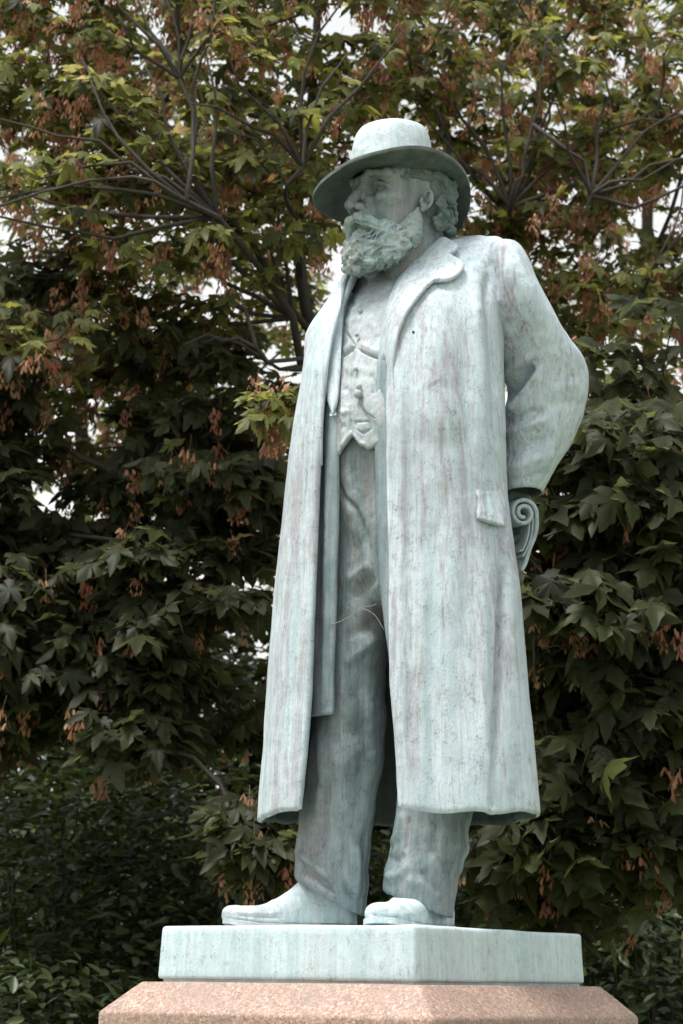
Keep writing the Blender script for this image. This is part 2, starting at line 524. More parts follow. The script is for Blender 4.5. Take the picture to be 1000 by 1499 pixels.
def ground_mat():
    m, nt, b = new_mat('park_ground')
    tc = nd(nt, 'ShaderNodeTexCoord'); L = nt.links
    n = mapped_noise(nt, tc.outputs['Object'], (1, 1, 1), 3, 8, 0.7)
    r = ramp(nt, [(0.3, (0.06, 0.09, 0.03)), (0.6, (0.10, 0.13, 0.05)), (0.8, (0.16, 0.14, 0.08))]); L.new(n, r.inputs[0])
    L.new(r.outputs[0], b.inputs['Base Color']); b.inputs['Roughness'].default_value = 0.9
    return m
def paving_mat():
    m, nt, b = new_mat('gravel_path')
    tc = nd(nt, 'ShaderNodeTexCoord'); L = nt.links
    n = mapped_noise(nt, tc.outputs['Object'], (1, 1, 1), 60, 6, 0.7)
    r = ramp(nt, [(0.3, (0.25, 0.23, 0.20)), (0.7, (0.42, 0.40, 0.36))]); L.new(n, r.inputs[0])
    L.new(r.outputs[0], b.inputs['Base Color']); b.inputs['Roughness'].default_value = 0.9
    return m

def plain_mat(name, c, rough=0.7):
    m, nt, b = new_mat(name)
    tc = nd(nt, 'ShaderNodeTexCoord')
    n = mapped_noise(nt, tc.outputs['Object'], (1, 1, 1), 80, 4, 0.6)
    r = ramp(nt, [(0.3, tuple(v * 0.7 for v in c)), (0.7, c)]); nt.links.new(n, r.inputs[0])
    nt.links.new(r.outputs[0], b.inputs['Base Color']); b.inputs['Roughness'].default_value = rough
    return m
M_TWIG = plain_mat('dry_twig', (0.30, 0.26, 0.23))
M_PIT = plain_mat('dark_pit', (0.02, 0.02, 0.02))

# ------------------------------------------------------------------ ground
def flat(name, x0, x1, y0, y1, z, mat):
    V = np.array([[x0, y0, z], [x1, y0, z], [x1, y1, z], [x0, y1, z]], float)
    o = link(name, mesh_np(name, V, np.array([[0, 1, 2, 3]]), False), mat)
    return tag(o, kind='structure')
flat('ground', -600, 600, -600, 600, 0.0, ground_mat())
flat('path', -40, 40, -6, 2.0, 0.004, paving_mat())

# ------------------------------------------------------------------ pedestal and bronze base
ALPHA = rad(33)
YC = 5.45
corner = unproj(608, 1441, YC)
GTOP = CAMZ - 0.003
LDIR = np.array([-math.cos(ALPHA), math.sin(ALPHA), 0])       # along the left face, away from the near corner
RDIR = np.array([math.sin(ALPHA), math.cos(ALPHA), 0])
SL, SR = 0.757, 0.875
corner[2] = 0
pc = corner + LDIR * SL / 2 + RDIR * SR / 2                  # plan centre

def frustum_block(name, levels, mat, parent, base, bev=0.008, sub=1, noise=0.0, seed=0, cuts=0):
    """stack of rectangles (half L, half R, z) in the pedestal's own axes"""
    bm = bmesh.new()
    rings = []
    for hl, hr, z in levels:
        rings.append([bm.verts.new(tuple(pc + LDIR * a * hl + RDIR * b * hr + np.array([0, 0, z]) - base)) for a, b in ((-1, -1), (1, -1), (1, 1), (-1, 1))])
    for r0, r1 in zip(rings[:-1], rings[1:]):
        for k in range(4):
            bm.faces.new((r0[k], r0[(k + 1) % 4], r1[(k + 1) % 4], r1[k]))
    bm.faces.new(rings[0][::-1]); bm.faces.new(rings[-1])
    bmesh.ops.recalc_face_normals(bm, faces=bm.faces)
    bmesh.ops.bevel(bm, geom=bm.edges[:], offset=bev, segments=3, profile=0.5, affect='EDGES')
    if cuts:
        big = [e for e in bm.edges if e.calc_length() > 0.06]
        bmesh.ops.subdivide_edges(bm, edges=big, cuts=cuts, use_grid_fill=True)
    me = bpy.data.meshes.new(name); bm.to_mesh(me); bm.free()
    if noise:
        n = len(me.vertices); co = np.empty(n * 3, np.float32); me.vertices.foreach_get('co', co)
        nr = np.empty(n * 3, np.float32); me.vertices.foreach_get('normal', nr)
        p = co.reshape(-1, 3).astype(float); nn = nr.reshape(-1, 3)
        p = p + nn * (noise * (wob(p, 14, seed) + 0.5 * wob(p, 45, seed + 1)))[:, None]
        me.vertices.foreach_set('co', p.astype(np.float32).ravel())
    me.polygons.foreach_set('use_smooth', np.ones(len(me.polygons), bool))
    me.update()
    return link(name, me, mat, parent)

PB = np.array([pc[0], pc[1], 0.0])
ped = thing('granite_pedestal', 'pink granite pedestal with sloping shoulders under the bronze statue', 'pedestal', tuple(PB))
gl, gr = SL / 2, SR / 2
frustum_block('cap', [(gl + 0.105, gr + 0.098, GTOP - 0.30), (gl + 0.105, gr + 0.098, GTOP - 0.076), (gl + 0.032, gr + 0.022, GTOP)], M_GRANITE, ped, PB, 0.006, noise=0.0012, cuts=5)
frustum_block('shaft', [(gl + 0.085, gr + 0.078, 0.36), (gl + 0.07, gr + 0.063, GTOP - 0.295)], M_GRANITE, ped, PB, 0.006)
frustum_block('foot', [(gl + 0.2, gr + 0.2, 0.0), (gl + 0.2, gr + 0.2, 0.27), (gl + 0.10, gr + 0.10, 0.365)], M_GRANITE, ped, PB, 0.008)

SB = np.array([pc[0], pc[1], GTOP])
statue = thing('bronze_statue', 'verdigris bronze statue of a bearded man in long overcoat and brimmed hat on pedestal', 'statue', tuple(SB))
ZP = unproj(608, 1354, YC)[2]                                # top of the bronze base
base_o = frustum_block('base', [(gl, gr, GTOP + 0.006), (gl - 0.006, gr - 0.006, ZP)], M_BASE, statue, SB, 0.009, noise=0.0014, seed=3, cuts=8)
frustum_block('footing', [(gl - 0.012, gr - 0.012, GTOP - 0.002), (gl - 0.012, gr - 0.012, GTOP + 0.02)], M_BASE, base_o, SB, 0.001)

# ------------------------------------------------------------------ the body's outer surface
PHI = rad(33)
cF, sF = math.cos(PHI), math.sin(PHI)
FD = np.array([-sF, -cF, 0]); LD = np.array([cF, -sF, 0])
TT = np.array([
    # py,   L,   R,   k,   back
    [359, 590, 716, 0.16, 0.14],
    [363, 562, 729, 0.26, 0.14],
    [371, 532, 735, 0.38, 0.135],
    [388, 508, 738, 0.52, 0.12],
    [420, 484, 738, 0.62, 0.09],
    [455, 465, 737, 0.70, 0.06],
    [490, 452, 736, 0.76, 0.035],
    [560, 438, 737, 0.82, 0.015],
    [650, 423, 740, 0.82, 0.0],
    [740, 413, 743, 0.78, 0.0],
    [800, 406, 750, 0.76, 0.0],
    [900, 396, 762, 0.75, 0.0],
    [1000, 389, 771, 0.75, 0.0],
    [1100, 383, 781, 0.75, 0.0],
    [1190, 376, 788, 0.75, 0.0],
    [1240, 374, 790, 0.75, 0.0]])
_yc = Y0 + TT[:, 4] * cF
_l = unproj(TT[:, 1], TT[:, 0], _yc); _r = unproj(TT[:, 2], TT[:, 0], _yc)
TZ = (_l[:, 2] + _r[:, 2]) / 2
TCX = (_l[:, 0] + _r[:, 0]) / 2; THW = (_r[:, 0] - _l[:, 0]) / 2

def tsec(z):
    z = np.asarray(z, float)
    cx = pchip(TZ, TCX, z); A = pchip(TZ, THW, z); k = pchip(TZ, TT[:, 3], z)
    cy = Y0 + pchip(TZ, TT[:, 4], z) * cF
    a = A / np.sqrt(cF**2 + (k * sF)**2)
    return cx, cy, a, k

def tpoint(psi, z, off=0.0):
    cx, cy, a, k = tsec(z)
    aa, bb = a + off, k * a + off
    return np.stack([cx + aa * np.sin(psi) * LD[0] + bb * np.cos(psi) * FD[0],
                     cy + aa * np.sin(psi) * LD[1] + bb * np.cos(psi) * FD[1], z + 0 * psi], -1)

def T(px, py, off=0.0, ret_psi=False):
    """point of the front of the torso seen at pixel (px, py), pushed out by off"""
    px, py, off = np.broadcast_arrays(np.asarray(px, float), np.asarray(py, float), np.asarray(off, float))
    Y = np.full(px.shape, Y0 - 0.2)
    for _ in range(8):
        P = unproj(px, py, Y)
        cx, cy, a, k = tsec(P[..., 2])
        aa = a + off; bb = k * a + off
        A = np.sqrt((aa * cF)**2 + (bb * sF)**2)
        dl = np.arctan2(bb * sF, aa * cF)
        psi = dl + np.arcsin(np.clip((P[..., 0] - cx) / A, -0.995, 0.995))
        Yn = cy + aa * np.sin(psi) * LD[1] + bb * np.cos(psi) * FD[1]
        Y = 0.4 * Y + 0.6 * Yn
    P = unproj(px, py, Y)
    return (P, psi) if ret_psi else P

def patch(rows, ncol, nrow, off_fn=None):
    """rows: list of (pxA, pyA, offA, pxB, pyB, offB); a surface laid over the torso between two lines"""
    r = catmull(np.array(rows, float), nrow)
    w = np.linspace(0, 1, ncol)[None, :]
    px = r[:, 0:1] * (1 - w) + r[:, 3:4] * w
    py = r[:, 1:2] * (1 - w) + r[:, 4:5] * w
    of = r[:, 2:3] * (1 - w) + r[:, 5:6] * w
    if off_fn is not None:
        of = of + off_fn(w + 0 * px, np.linspace(0, 1, nrow)[:, None] + 0 * px)
    return T(px, py, of), px, py

OUTC = np.array([0, -1.0, 0])

# ---- overcoat
NV, NU = 330, 300
EDG = np.array([[346, 560, 655], [352, 545, 645], [370, 530, 634], [390, 520, 622], [415, 508, 606], [440, 497, 592], [465, 488, 583], [490, 481, 577], [520, 474, 573], [560, 468, 571], [650, 460, 571],
                [740, 456, 572], [800, 453, 574], [900, 449, 574], [1000, 445, 576], [1100, 437, 584], [1185, 428, 590], [1240, 424, 594]], float)
zrow_hi = TZ[0]
zhem = unproj(375, 1189, Y0)[2]
# vertical sampling
zz = np.linspace(zrow_hi, zhem, NV)
pR, psR = T(EDG[:, 1], EDG[:, 0], 0.0, True)
pL, psL = T(EDG[:, 2], EDG[:, 0], 0.0, True)
psi_r = pchip(pR[:, 2], psR, zz); psi_l = pchip(pL[:, 2], psL, zz)
u = np.linspace(0, 1, NU)[None, :]
psi = psi_r[:, None] + u * ((psi_l - 2 * math.pi) - psi_r)[:, None]
Z = zz[:, None] + 0 * psi
ramp_low = np.clip((1.95 + 0.9 - (Z - 0.0)) / 0.9, 0, 1)
low = np.clip((TZ[8] - Z) / (TZ[8] - zhem), 0, 1)             # 0 at the waist, 1 at the hem
backness = np.clip(-np.cos(psi - rad(20)), 0, 1)
fold = low**1.2 * (0.018 * np.cos(psi * 7 + 0.6) * backness + 0.006 * np.cos(psi * 11 + 1.2))
P = tpoint(psi, Z, 0.0)
N = grid_normals(P)
cxs, cys, _, _ = tsec(Z)
outv = P - np.stack([cxs, cys, Z], -1)
if np.mean(np.sum(N * outv, 2)) < 0: N = -N
P = P + N * fold[..., None]
side = [(740, 640), (739, 780), (733, 900), (727, 1050), (723, 1175)]
strokes = [
    (side, 5, -0.020), ([(748, 800), (750, 950), (752, 1180)], 14, 0.010), ([(715, 790), (712, 1000), (708, 1170)], 14, 0.007),
    ([(604, 480), (600, 700), (600, 950), (606, 1160)], 9, -0.004), ([(590, 520), (588, 800), (592, 1160)], 7, 0.004),
    ([(640, 430), (640, 600), (636, 760)], 16, 0.006), ([(676, 450), (684, 620), (690, 760), (684, 960)], 12, -0.006),
    ([(700, 430), (706, 560), (712, 700)], 9, 0.006), ([(655, 800), (660, 980), (668, 1150)], 16, 0.005), ([(632, 860), (630, 1000), (634, 1160)], 10, -0.004),
    ([(717, 390), (714, 440), (722, 520), (728, 600)], 7, -0.014), ([(425, 760), (412, 960), (400, 1180)], 9, 0.006), ([(440, 800), (430, 960), (416, 1170)], 5, -0.004),
    ([(636, 560), (640, 566), (700, 572)], 14, -0.003), ([(690, 380), (700, 420), (704, 470)], 10, 0.006), ([(600, 640), (650, 655), (700, 640)], 18, -0.003),
]
P = sculpt(P, N, strokes)
P = P + N * (0.0009 * wob(P.reshape(-1, 3), 18, 5) + 0.0004 * wob(P.reshape(-1, 3), 70, 6)).reshape(Z.shape)[..., None]
# hem drops a little and the back panel hangs lower than the front one
hemw = np.clip((zhem + 0.12 - Z) / 0.12, 0, 1)
P[..., 2] += hemw * (0.006 * np.cos(psi * 3 + 0.5) + 0.003 * np.cos(psi * 13))
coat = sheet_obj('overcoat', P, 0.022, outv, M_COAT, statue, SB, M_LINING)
coat['label'] = 'long open overcoat with pale green run-off streaks'
# closing yoke over the shoulders
ang = np.linspace(0, 2 * math.pi, 96, endpoint=False)
rows = []
for s_, dz in ((1.02, -0.03), (1.0, 0.0), (0.8, 0.009), (0.5, 0.014), (0.2, 0.016), (0.01, 0.016)):
    cx_, cy_, a_, k_ = tsec(TZ[0])
    rows.append(np.stack([cx_ + s_ * (a_ * np.sin(ang) * LD[0] + k_ * a_ * np.cos(ang) * FD[0]), cy_ + s_ * (a_ * np.sin(ang) * LD[1] + k_ * a_ * np.cos(ang) * FD[1]), TZ[0] + dz + 0 * ang], -1))
YK = np.array(rows)
me = mesh_np('yoke', YK.reshape(-1, 3) - SB, loop_faces(len(rows), 96)); fix_normals(me)
link('yoke', me, M_COAT, coat)

# ---- lapels
def lap(name, rows, ncol, nrow, t, mat, parent, arch=0.01, strokes=None):
    G, px, py = patch(rows, ncol, nrow, lambda w, v: arch * np.sin(np.pi * w) )
    n = grid_normals(G)
    if np.mean(n @ OUTC) < 0: n = -n
    if strokes: G = sculpt(G, n, strokes)
    G = G + n * (0.001 * wob(G.reshape(-1, 3), 40, 8)).reshape(G.shape[:2])[..., None]
    return sheet_obj(name, G, t, OUTC + 0 * G, mat, parent, SB)

# his left lapel, with its notch and collar tip
lap('lapel', [(577, 600, -.006, 582, 600, -.006), (574, 572, -.004, 579, 570, -.003), (569, 545, -.004, 576, 543, .003), (565, 524, -.008, 575, 521, .009), (564, 490, -.010, 580, 490, .016), (567, 465, -.012, 590, 462, .020), (574, 440, -.014, 607, 436, .022),
              (582, 420, -.016, 633, 409, .024), (590, 405, -.020, 662, 404, .026), (599, 389, -.024, 677, 386, .026), (608, 376, -.026, 660, 372, .022)], 22, 90, 0.012, M_COAT, coat, 0.004)
lap('collar', [(604, 382, -.022, 656, 373, .018), (611, 372, -.020, 663, 366, .026), (619, 361, -.012, 668, 359, .030), (628, 352, 0.0, 662, 352, .028), (636, 346, 0.012, 652, 347, .024)], 20, 50, 0.013, M_COAT, coat, 0.006)
# his right lapel
lap('lapel', [(466, 680, -.012, 428, 690, -.012), (467, 620, -.004, 436, 626, -.004), (470, 572, .003, 441, 572, .006), (474, 545, .008, 443, 538, .012), (479, 510, .010, 445, 505, .016), (484, 485, .012, 447, 487, .018), (490, 462, .012, 458, 467, .018),
              (498, 438, .010, 478, 440, .018), (506, 415, .006, 496, 413, .016), (513, 400, .002, 507, 398, .012)], 18, 90, 0.013, M_COAT, coat, 0.005)

# ---- inner frock jacket
def panel(name, rows, t, mat, parent, strokes=None, nrow=220, ncol=26):
    G, px, py = patch(rows, ncol, nrow, lambda w, v: 0.006 * np.sin(w * 5))
    n = grid_normals(G)
    if np.mean(n @ OUTC) < 0: n = -n
    if strokes: G = sculpt(G, n, strokes)
    G = G + n * (0.0015 * wob(G.reshape(-1, 3), 30, 9)).reshape(G.shape[:2])[..., None]
    return sheet_obj(name, G, t, OUTC + 0 * G, mat, parent, SB)

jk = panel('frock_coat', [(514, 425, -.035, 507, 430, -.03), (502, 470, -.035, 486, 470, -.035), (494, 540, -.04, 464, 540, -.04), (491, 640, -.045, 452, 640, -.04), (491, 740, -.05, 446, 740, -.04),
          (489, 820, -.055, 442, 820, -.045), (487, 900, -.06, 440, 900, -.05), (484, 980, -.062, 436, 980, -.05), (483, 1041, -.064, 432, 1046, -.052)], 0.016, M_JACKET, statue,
          [([(468, 620), (466, 800), (462, 1000)], 5, -0.006), ([(478, 640), (477, 900), (473, 1030)], 4, 0.005)])
panel('front_panel', [(580, 405, -.045, 640, 395, -.02), (563, 470, -.045, 630, 470, -.025), (556, 525, -.042, 630, 525, -.025), (552, 560, -.045, 625, 560, -.025), (550, 620, -.048, 625, 620, -.025), (552, 700, -.05, 625, 700, -.025),
          (554, 770, -.052, 625, 770, -.025), (557, 840, -.055, 630, 840, -.028), (564, 910, -.055, 630, 910, -.03), (571, 960, -.055, 630, 960, -.03), (577, 1010, -.052, 630, 1010, -.03), (580, 1041, -.05, 632, 1041, -.03)], 0.014, M_JACKET, jk,
          [([(562, 560), (563, 700), (567, 860)], 3.5, -0.004)])
# jacket lapels
lap('lapel', [(488, 606, -.022, 484, 604, -.024), (491, 585, -.022, 476, 580, -.022), (493, 560, -.024, 470, 556, -.020), (496, 530, -.026, 471, 535, -.016), (499, 500, -.028, 478, 500, -.012), (502, 470, -.030, 487, 470, -.010), (508, 435, -.032, 497, 437, -.012), (515, 405, -.034, 509, 405, -.014)], 14, 80, 0.011, M_COAT, jk, 0.006)
lap('lapel', [(566, 536, -.050, 572, 530, -.046), (558, 520, -.036, 572, 508, -.026), (560, 480, -.032, 580, 478, -.02), (566, 450, -.034, 590, 445, -.02), (577, 420, -.036, 600, 410, -.022), (592, 394, -.040, 614, 388, -.026), (606, 374, -.042, 626, 368, -.03)], 14, 70, 0.011, M_COAT, jk, 0.005)

# ---- waistcoat
def wc_bottom(x):
    return np.interp(x, [455, 480, 493, 500, 515, 530, 538, 545, 560, 580, 620], [655, 660, 662, 654, 632, 650, 655, 652, 640, 636, 640])
ncol, nrow = 150, 240
xs = np.linspace(462, 622, ncol)[None, :]
v = np.linspace(0, 1, nrow)[:, None]
top = np.interp(xs, [462, 520, 560, 622], [400, 386, 372, 372])
py = top * (1 - v) + wc_bottom(xs) * v
px = np.maximum(xs + 0 * py, np.interp(py, TT[:, 0], TT[:, 1]) + 22 - 0.02 * (xs - 462))
off = -0.052 - 0.018 * np.clip((440 - py) / 60, 0, 1) + 0.012 * np.exp(-((py - 585) / 60)**2)
G = T(px, py, off)
n = grid_normals(G); n = -n if np.mean(n @ OUTC) < 0 else n
G = sculpt(G, n, [
    ([(507, 486), (513, 496), (520, 506)], 1.6, -0.008), ([(500, 524), (511, 516), (522, 505)], 1.6, -0.011), ([(525, 511), (540, 519), (557, 525)], 1.6, -0.011),
    ([(499, 515), (510, 508), (518, 500)], 4, 0.005), ([(528, 503), (543, 511), (557, 517)], 4, 0.004), ([(505, 475), (514, 470), (530, 462)], 4, 0.004), ([(514, 455), (532, 446), (550, 444)], 4, 0.005),
    ([(530, 430), (536, 418), (534, 408)], 3, -0.005), ([(505, 545), (520, 538), (545, 545)], 6, 0.004), ([(503, 565), (512, 575), (510, 595)], 5, -0.005), ([(540, 545), (550, 560), (548, 580)], 5, -0.005),
    ([(514, 612), (514, 632)], 1.5, -0.005), ([(517, 500), (516, 560), (514, 630)], 1.6, -0.006), ([(497, 600), (505, 605), (512, 600)], 4, 0.005), ([(494, 615), (500, 625), (508, 622)], 5, -0.004),
    ([(521, 628), (521, 618), (541, 617), (544, 628), (533, 635), (521, 628)], 1.5, -0.005), ([(532, 626), (533, 626)], 8, 0.006), ([(497, 656), (506, 645), (514, 634)], 3, 0.004), ([(517, 634), (528, 648), (538, 652)], 3, 0.004),
    ([(506, 430), (515, 440), (522, 455)], 5, -0.004), ([(540, 470), (550, 480), (556, 495)], 6, 0.004), ([(545, 425), (552, 440), (552, 460)], 6, -0.003)])
G = G + n * (0.0013 * wob(G.reshape(-1, 3), 45, 12) + 0.0007 * wob(G.reshape(-1, 3), 110, 13)).reshape(G.shape[:2])[..., None]
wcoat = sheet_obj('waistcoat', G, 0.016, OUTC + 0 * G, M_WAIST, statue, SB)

def blob(name, px, py, off, r, mat, parent, sq=0.6):
    c = T(px, py, off)
    ph = np.linspace(0, np.pi, 9)[:, None]; th = np.linspace(0, 2 * np.pi, 14, endpoint=False)[None, :]
    V = np.stack([r * np.sin(ph) * np.cos(th) + 0 * th, -r * sq * np.sin(ph) * np.sin(th), r * np.cos(ph) + 0 * th], -1) + c
    me = mesh_np(name, V.reshape(-1, 3) - SB, loop_faces(9, 14)); fix_normals(me)
    return link(name, me, mat, parent)
blob('button', 526, 566, -.032, .0085, M_WAIST, wcoat)
blob('button', 525, 577, -.030, .012, M_WAIST, wcoat)
blob('button', 521, 540, -.036, .0065, M_WAIST, wcoat)
blob('button', 523, 490, -.040, .0065, M_WAIST, wcoat)
blob('button', 528, 455, -.044, .0065, M_WAIST, wcoat)
ch = catmull([(527, 583), (530, 592), (537, 602), (549, 611)], 30)
cp = T(ch[:, 0], ch[:, 1], -.0345)
parts = []
for i in range(0, 30):
    parts.append(tube(np.array([cp[i] - [0.0022, 0, 0.001], cp[i], cp[i] + [0.0022, 0, 0.001]]), [0.0015, 0.0028, 0.0015], 6))
V, F = join(parts)
link('watch_chain', mesh_np('watch_chain', V - SB, F), M_TROUSER, wcoat)
blob('casting_pit', 606, 486, 0.0, .0035, M_PIT, coat, 0.8)

# ---- shirt front and neckcloth below the beard, filling the collar
# ---- trousers (two legs and belly as one skin)
def W(px, py, dy): return tuple(unproj(px, py, Y0 + dy))
def leg_pts(rows): return [W(a, b, c) + (r,) for a, b, c, r in rows]
lo = np.array([-0.20, Y0 - 0.42, ZP - 0.02]); hi = np.array([0.52, Y0 + 0.36, unproj(540, 590, Y0)[2]])
VX = 0.0062
x, y, z = vgrid(lo, hi, VX)
rleg = leg_pts([(545, 720, .00, .120), (528, 840, -.01, .098), (519, 950, -.02, .086), (513, 1050, -.02, .092), (506, 1110, -.02, .099), (493, 1190, -.01, .098), (486, 1245, 0.0, .097), (483, 1290, 0.0, .096), (482, 1350, .005, .098)])
lleg = leg_pts([(606, 720, -.05, .125), (622, 850, -.06, .108), (632, 980, -.06, .098), (639, 1100, -.06, .094), (638, 1180, -.06, .094), (630, 1230, -.065, .093), (619, 1275, -.075, .090), (616, 1300, -.08, .088), (612, 1370, -.09, .088)])
D1 = sd_chain(x, y, z, rleg, 0.02)
D2 = sd_chain(x, y, z, lleg, 0.02)
def hem_plane(p1, p2, p3):
    a, b_, c = map(np.array, (p1, p2, p3))
    nn = np.cross(b_ - a, c - a); nn /= np.linalg.norm(nn)
    if nn[2] < 0: nn = -nn
    return -((x - a[0]) * nn[0] + (y - a[1]) * nn[1] + (z - a[2]) * nn[2])
D1 = smax(D1, hem_plane(W(430, 1288, 0), W(528, 1338, 0), W(478, 1318, -.1)), 0.006)
D2 = smax(D2, hem_plane(W(566, 1306, -.1), W(664, 1344, -.04), W(610, 1326, -.17)), 0.006)
D = smin(D1, D2, 0.012)
bel = W(575, 690, -.02)
D = smin(D, sd_ell(x, y, z, bel, (0.185, 0.23, 0.20)), 0.05)
# fly and belly bulge carried by his left thigh
D = smin(D, sd_chain(x, y, z, leg_pts([(535, 690, -.15, .07), (553, 760, -.13, .058), (575, 850, -.11, .07)]), 0.03), 0.03)
cx_, cy_, a_, k_ = tsec(z)
inn = 0.072
lp_ = (x - cx_) * LD[0] + (y - cy_) * LD[1]; fp_ = (x - cx_) * FD[0] + (y - cy_) * FD[1]
tors = (np.sqrt((lp_ / (a_ - inn))**2 + (fp_ / (k_ * a_ - inn))**2) - 1) * (k_ * a_ - inn)
D = smax(D, tors, 0.03)
V, F = surface_nets(D, lo, VX)
me = mesh_np('trousers', V, F)
nr = np.empty(len(me.vertices) * 3, np.float32); me.vertices.foreach_get('normal', nr); nr = nr.reshape(-1, 3).astype(float)
V = V.astype(float)
V = sculpt(V, nr, [
    ([(433, 1246), (446, 1256), (468, 1274), (492, 1296)], 5, 0.014), ([(432, 1262), (448, 1272), (470, 1290), (500, 1305)], 7, -0.010), ([(438, 1280), (470, 1300), (500, 1322)], 6, 0.008),
    ([(490, 1270), (510, 1295), (522, 1320)], 7, -0.008), ([(520, 1230), (526, 1270), (528, 1320)], 6, 0.008),
    ([(466, 1060), (470, 1140), (458, 1220)], 7, 0.007), ([(500, 960), (512, 1080), (505, 1200)], 10, 0.006), ([(530, 1000), (538, 1100), (520, 1210)], 8, -0.006), ([(480, 1120), (478, 1200), (470, 1240)], 8, -0.005),
    ([(548, 842), (535, 856), (515, 876)], 8, -0.010), ([(545, 825), (528, 838), (505, 850)], 8, 0.008), ([(552, 868), (538, 888), (520, 905)], 9, 0.006), ([(553, 905), (530, 925), (500, 935)], 9, -0.006), ([(555, 930), (530, 955), (500, 975)], 9, 0.006),
    ([(494, 700), (500, 725), (522, 745), (534, 780), (543, 830)], 4, -0.010), ([(516, 680), (519, 700), (522, 724)], 2, -0.005), ([(512, 690), (516, 720), (530, 760)], 6, 0.004),
    ([(568, 1275), (575, 1285), (590, 1278), (600, 1262)], 6, 0.012), ([(566, 1252), (580, 1262), (596, 1250)], 6, -0.009), ([(570, 1240), (585, 1220), (590, 1185)], 5, 0.008), ([(600, 1190), (598, 1220), (594, 1250)], 3, -0.010),
    ([(635, 1250), (642, 1268), (656, 1290)], 5, 0.010), ([(618, 1270), (630, 1290), (648, 1310)], 7, -0.009), ([(655, 1255), (662, 1275), (664, 1300)], 6, -0.010), ([(690, 1230), (680, 1262), (668, 1282)], 7, 0.008), ([(592, 1290), (620, 1292), (650, 1325)], 8, 0.006),
    ([(640, 1190), (640, 1230), (636, 1256)], 8, -0.007)])
V = V + nr * (0.0022 * wob(V, 28, 21) + 0.0009 * wob(V, 85, 22))[:, None]
me.vertices.foreach_set('co', (V - SB).astype(np.float32).ravel()); me.update()
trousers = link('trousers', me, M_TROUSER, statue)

# ---- shoes
def shoe(heel_px, heel_dy, direction, parent, length=0.355, seed=0, sk=(), fat=1.0):
    h = unproj(heel_px, 1345, Y0 + heel_dy); h[2] = ZP
    d = np.array([math.cos(direction), math.sin(direction), 0]); s_ = np.array([-d[1], d[0], 0])
    ts = np.concatenate([np.linspace(0, .06, 8) ** 1.0, np.linspace(.08, .9, 60), np.linspace(.91, 1, 22)])
    wid = pchip([0, .02, .06, .2, .42, .62, .78, .9, .96, .99, 1], [.006, .026, .040, .047, .047, .055, .060, .052, .038, .022, .006], ts)
    hei = pchip([0, .03, .10, .25, .38, .5, .6, .7, .82, .92, .97, 1], [.075, .11, .135, .148, .138, .104, .078, .063, .056, .050, .043, .030], ts)
    wid = wid * (1 + (fat - 1) * 0.6); hei = 0.022 + (hei - 0.022) * fat
    lift = pchip([0, .7, .85, 1], [0, 0, .003, .014], ts)
    na = 48
    th = np.linspace(0, 2 * np.pi, na, endpoint=False)
    rows = []
    for t, w, hh, lf in zip(ts, wid, hei, lift):
        c, sn = np.cos(th), np.sin(th)
        yy = np.sign(c) * np.abs(c) ** 0.75 * w
        zz_ = np.where(sn > 0, np.abs(sn) ** 0.85 * (hh - 0.022) + 0.022, 0.022 - np.abs(sn) ** 0.35 * 0.012)
        rows.append(h + d * t * length + s_ * yy[:, None] + np.array([0, 0, 1]) * (zz_ + lf)[:, None])
    Pq = np.array(rows)
    n = grid_normals(Pq, True)
    cen = Pq.mean(1, keepdims=True)
    if np.mean(np.sum(n * (Pq - cen), 2)) < 0: n = -n
    Pq = Pq + n * (0.0022 * wob(Pq.reshape(-1, 3), 38, 30 + seed) + 0.0011 * wob(Pq.reshape(-1, 3), 100, 31 + seed)).reshape(Pq.shape[:2])[..., None]
    Pq = sculpt(Pq, n, sk)
    Pq = np.concatenate([0 * Pq[:1] + Pq[:1].mean(1, keepdims=True), Pq, 0 * Pq[-1:] + Pq[-1:].mean(1, keepdims=True)])
    V, F = Pq.reshape(-1, 3), loop_faces(len(Pq), na)
    me = mesh_np('shoe', V - SB, F); fix_normals(me)
    o = link('shoe', me, M_SHOE, parent)
    # sole and heel block
    bm = bmesh.new()
    ol = [h + d * t * length * 1.0 + s_ * sg * (w + .0042) + np.array([0, 0, lf]) for sg, seq in ((1, 1), (-1, -1)) for t, w, lf in list(zip(ts, wid, lift))[::seq]]
    bot = [bm.verts.new(tuple(p - SB + np.array([0, 0, -0.002]))) for p in ol]
    mid = [bm.verts.new(tuple(p - SB + np.array([0, 0, 0.009]))) for p in ol]
    top_ = [bm.verts.new(tuple((p - SB) * 1.0 + np.array([0, 0, 0.0125]))) for p in ol]
    nn = len(ol)
    for i in range(nn):
        j = (i + 1) % nn
        bm.faces.new((bot[i], bot[j], mid[j], mid[i])); bm.faces.new((mid[i], mid[j], top_[j], top_[i]))
    bm.faces.new(bot); bm.faces.new(top_)
    bmesh.ops.recalc_face_normals(bm, faces=bm.faces)
    ms = bpy.data.meshes.new('sole'); bm.to_mesh(ms); bm.free()
    link('sole', ms, M_SHOE, o)
    return o
shoe(522, 0.03, math.pi + rad(12), statue, 0.352, 0, [([(384, 1318), (390, 1328), (398, 1338)], 3, -0.005), ([(396, 1316), (404, 1326), (410, 1338)], 3, 0.004), ([(412, 1312), (420, 1326), (424, 1338)], 3, -0.004),
      ([(334, 1338), (380, 1341), (440, 1343), (500, 1344)], 1.6, -0.006), ([(440, 1290), (470, 1312), (500, 1330)], 3, -0.004), ([(352, 1324), (362, 1320), (378, 1323)], 5, 0.003)])
shoe(650, 0.04, math.pi + rad(60), statue, 0.352, 5, [([(538, 1338), (560, 1342), (600, 1344), (640, 1346)], 1.8, -0.006), ([(585, 1316), (594, 1328), (598, 1338)], 5, -0.003)], 1.15)

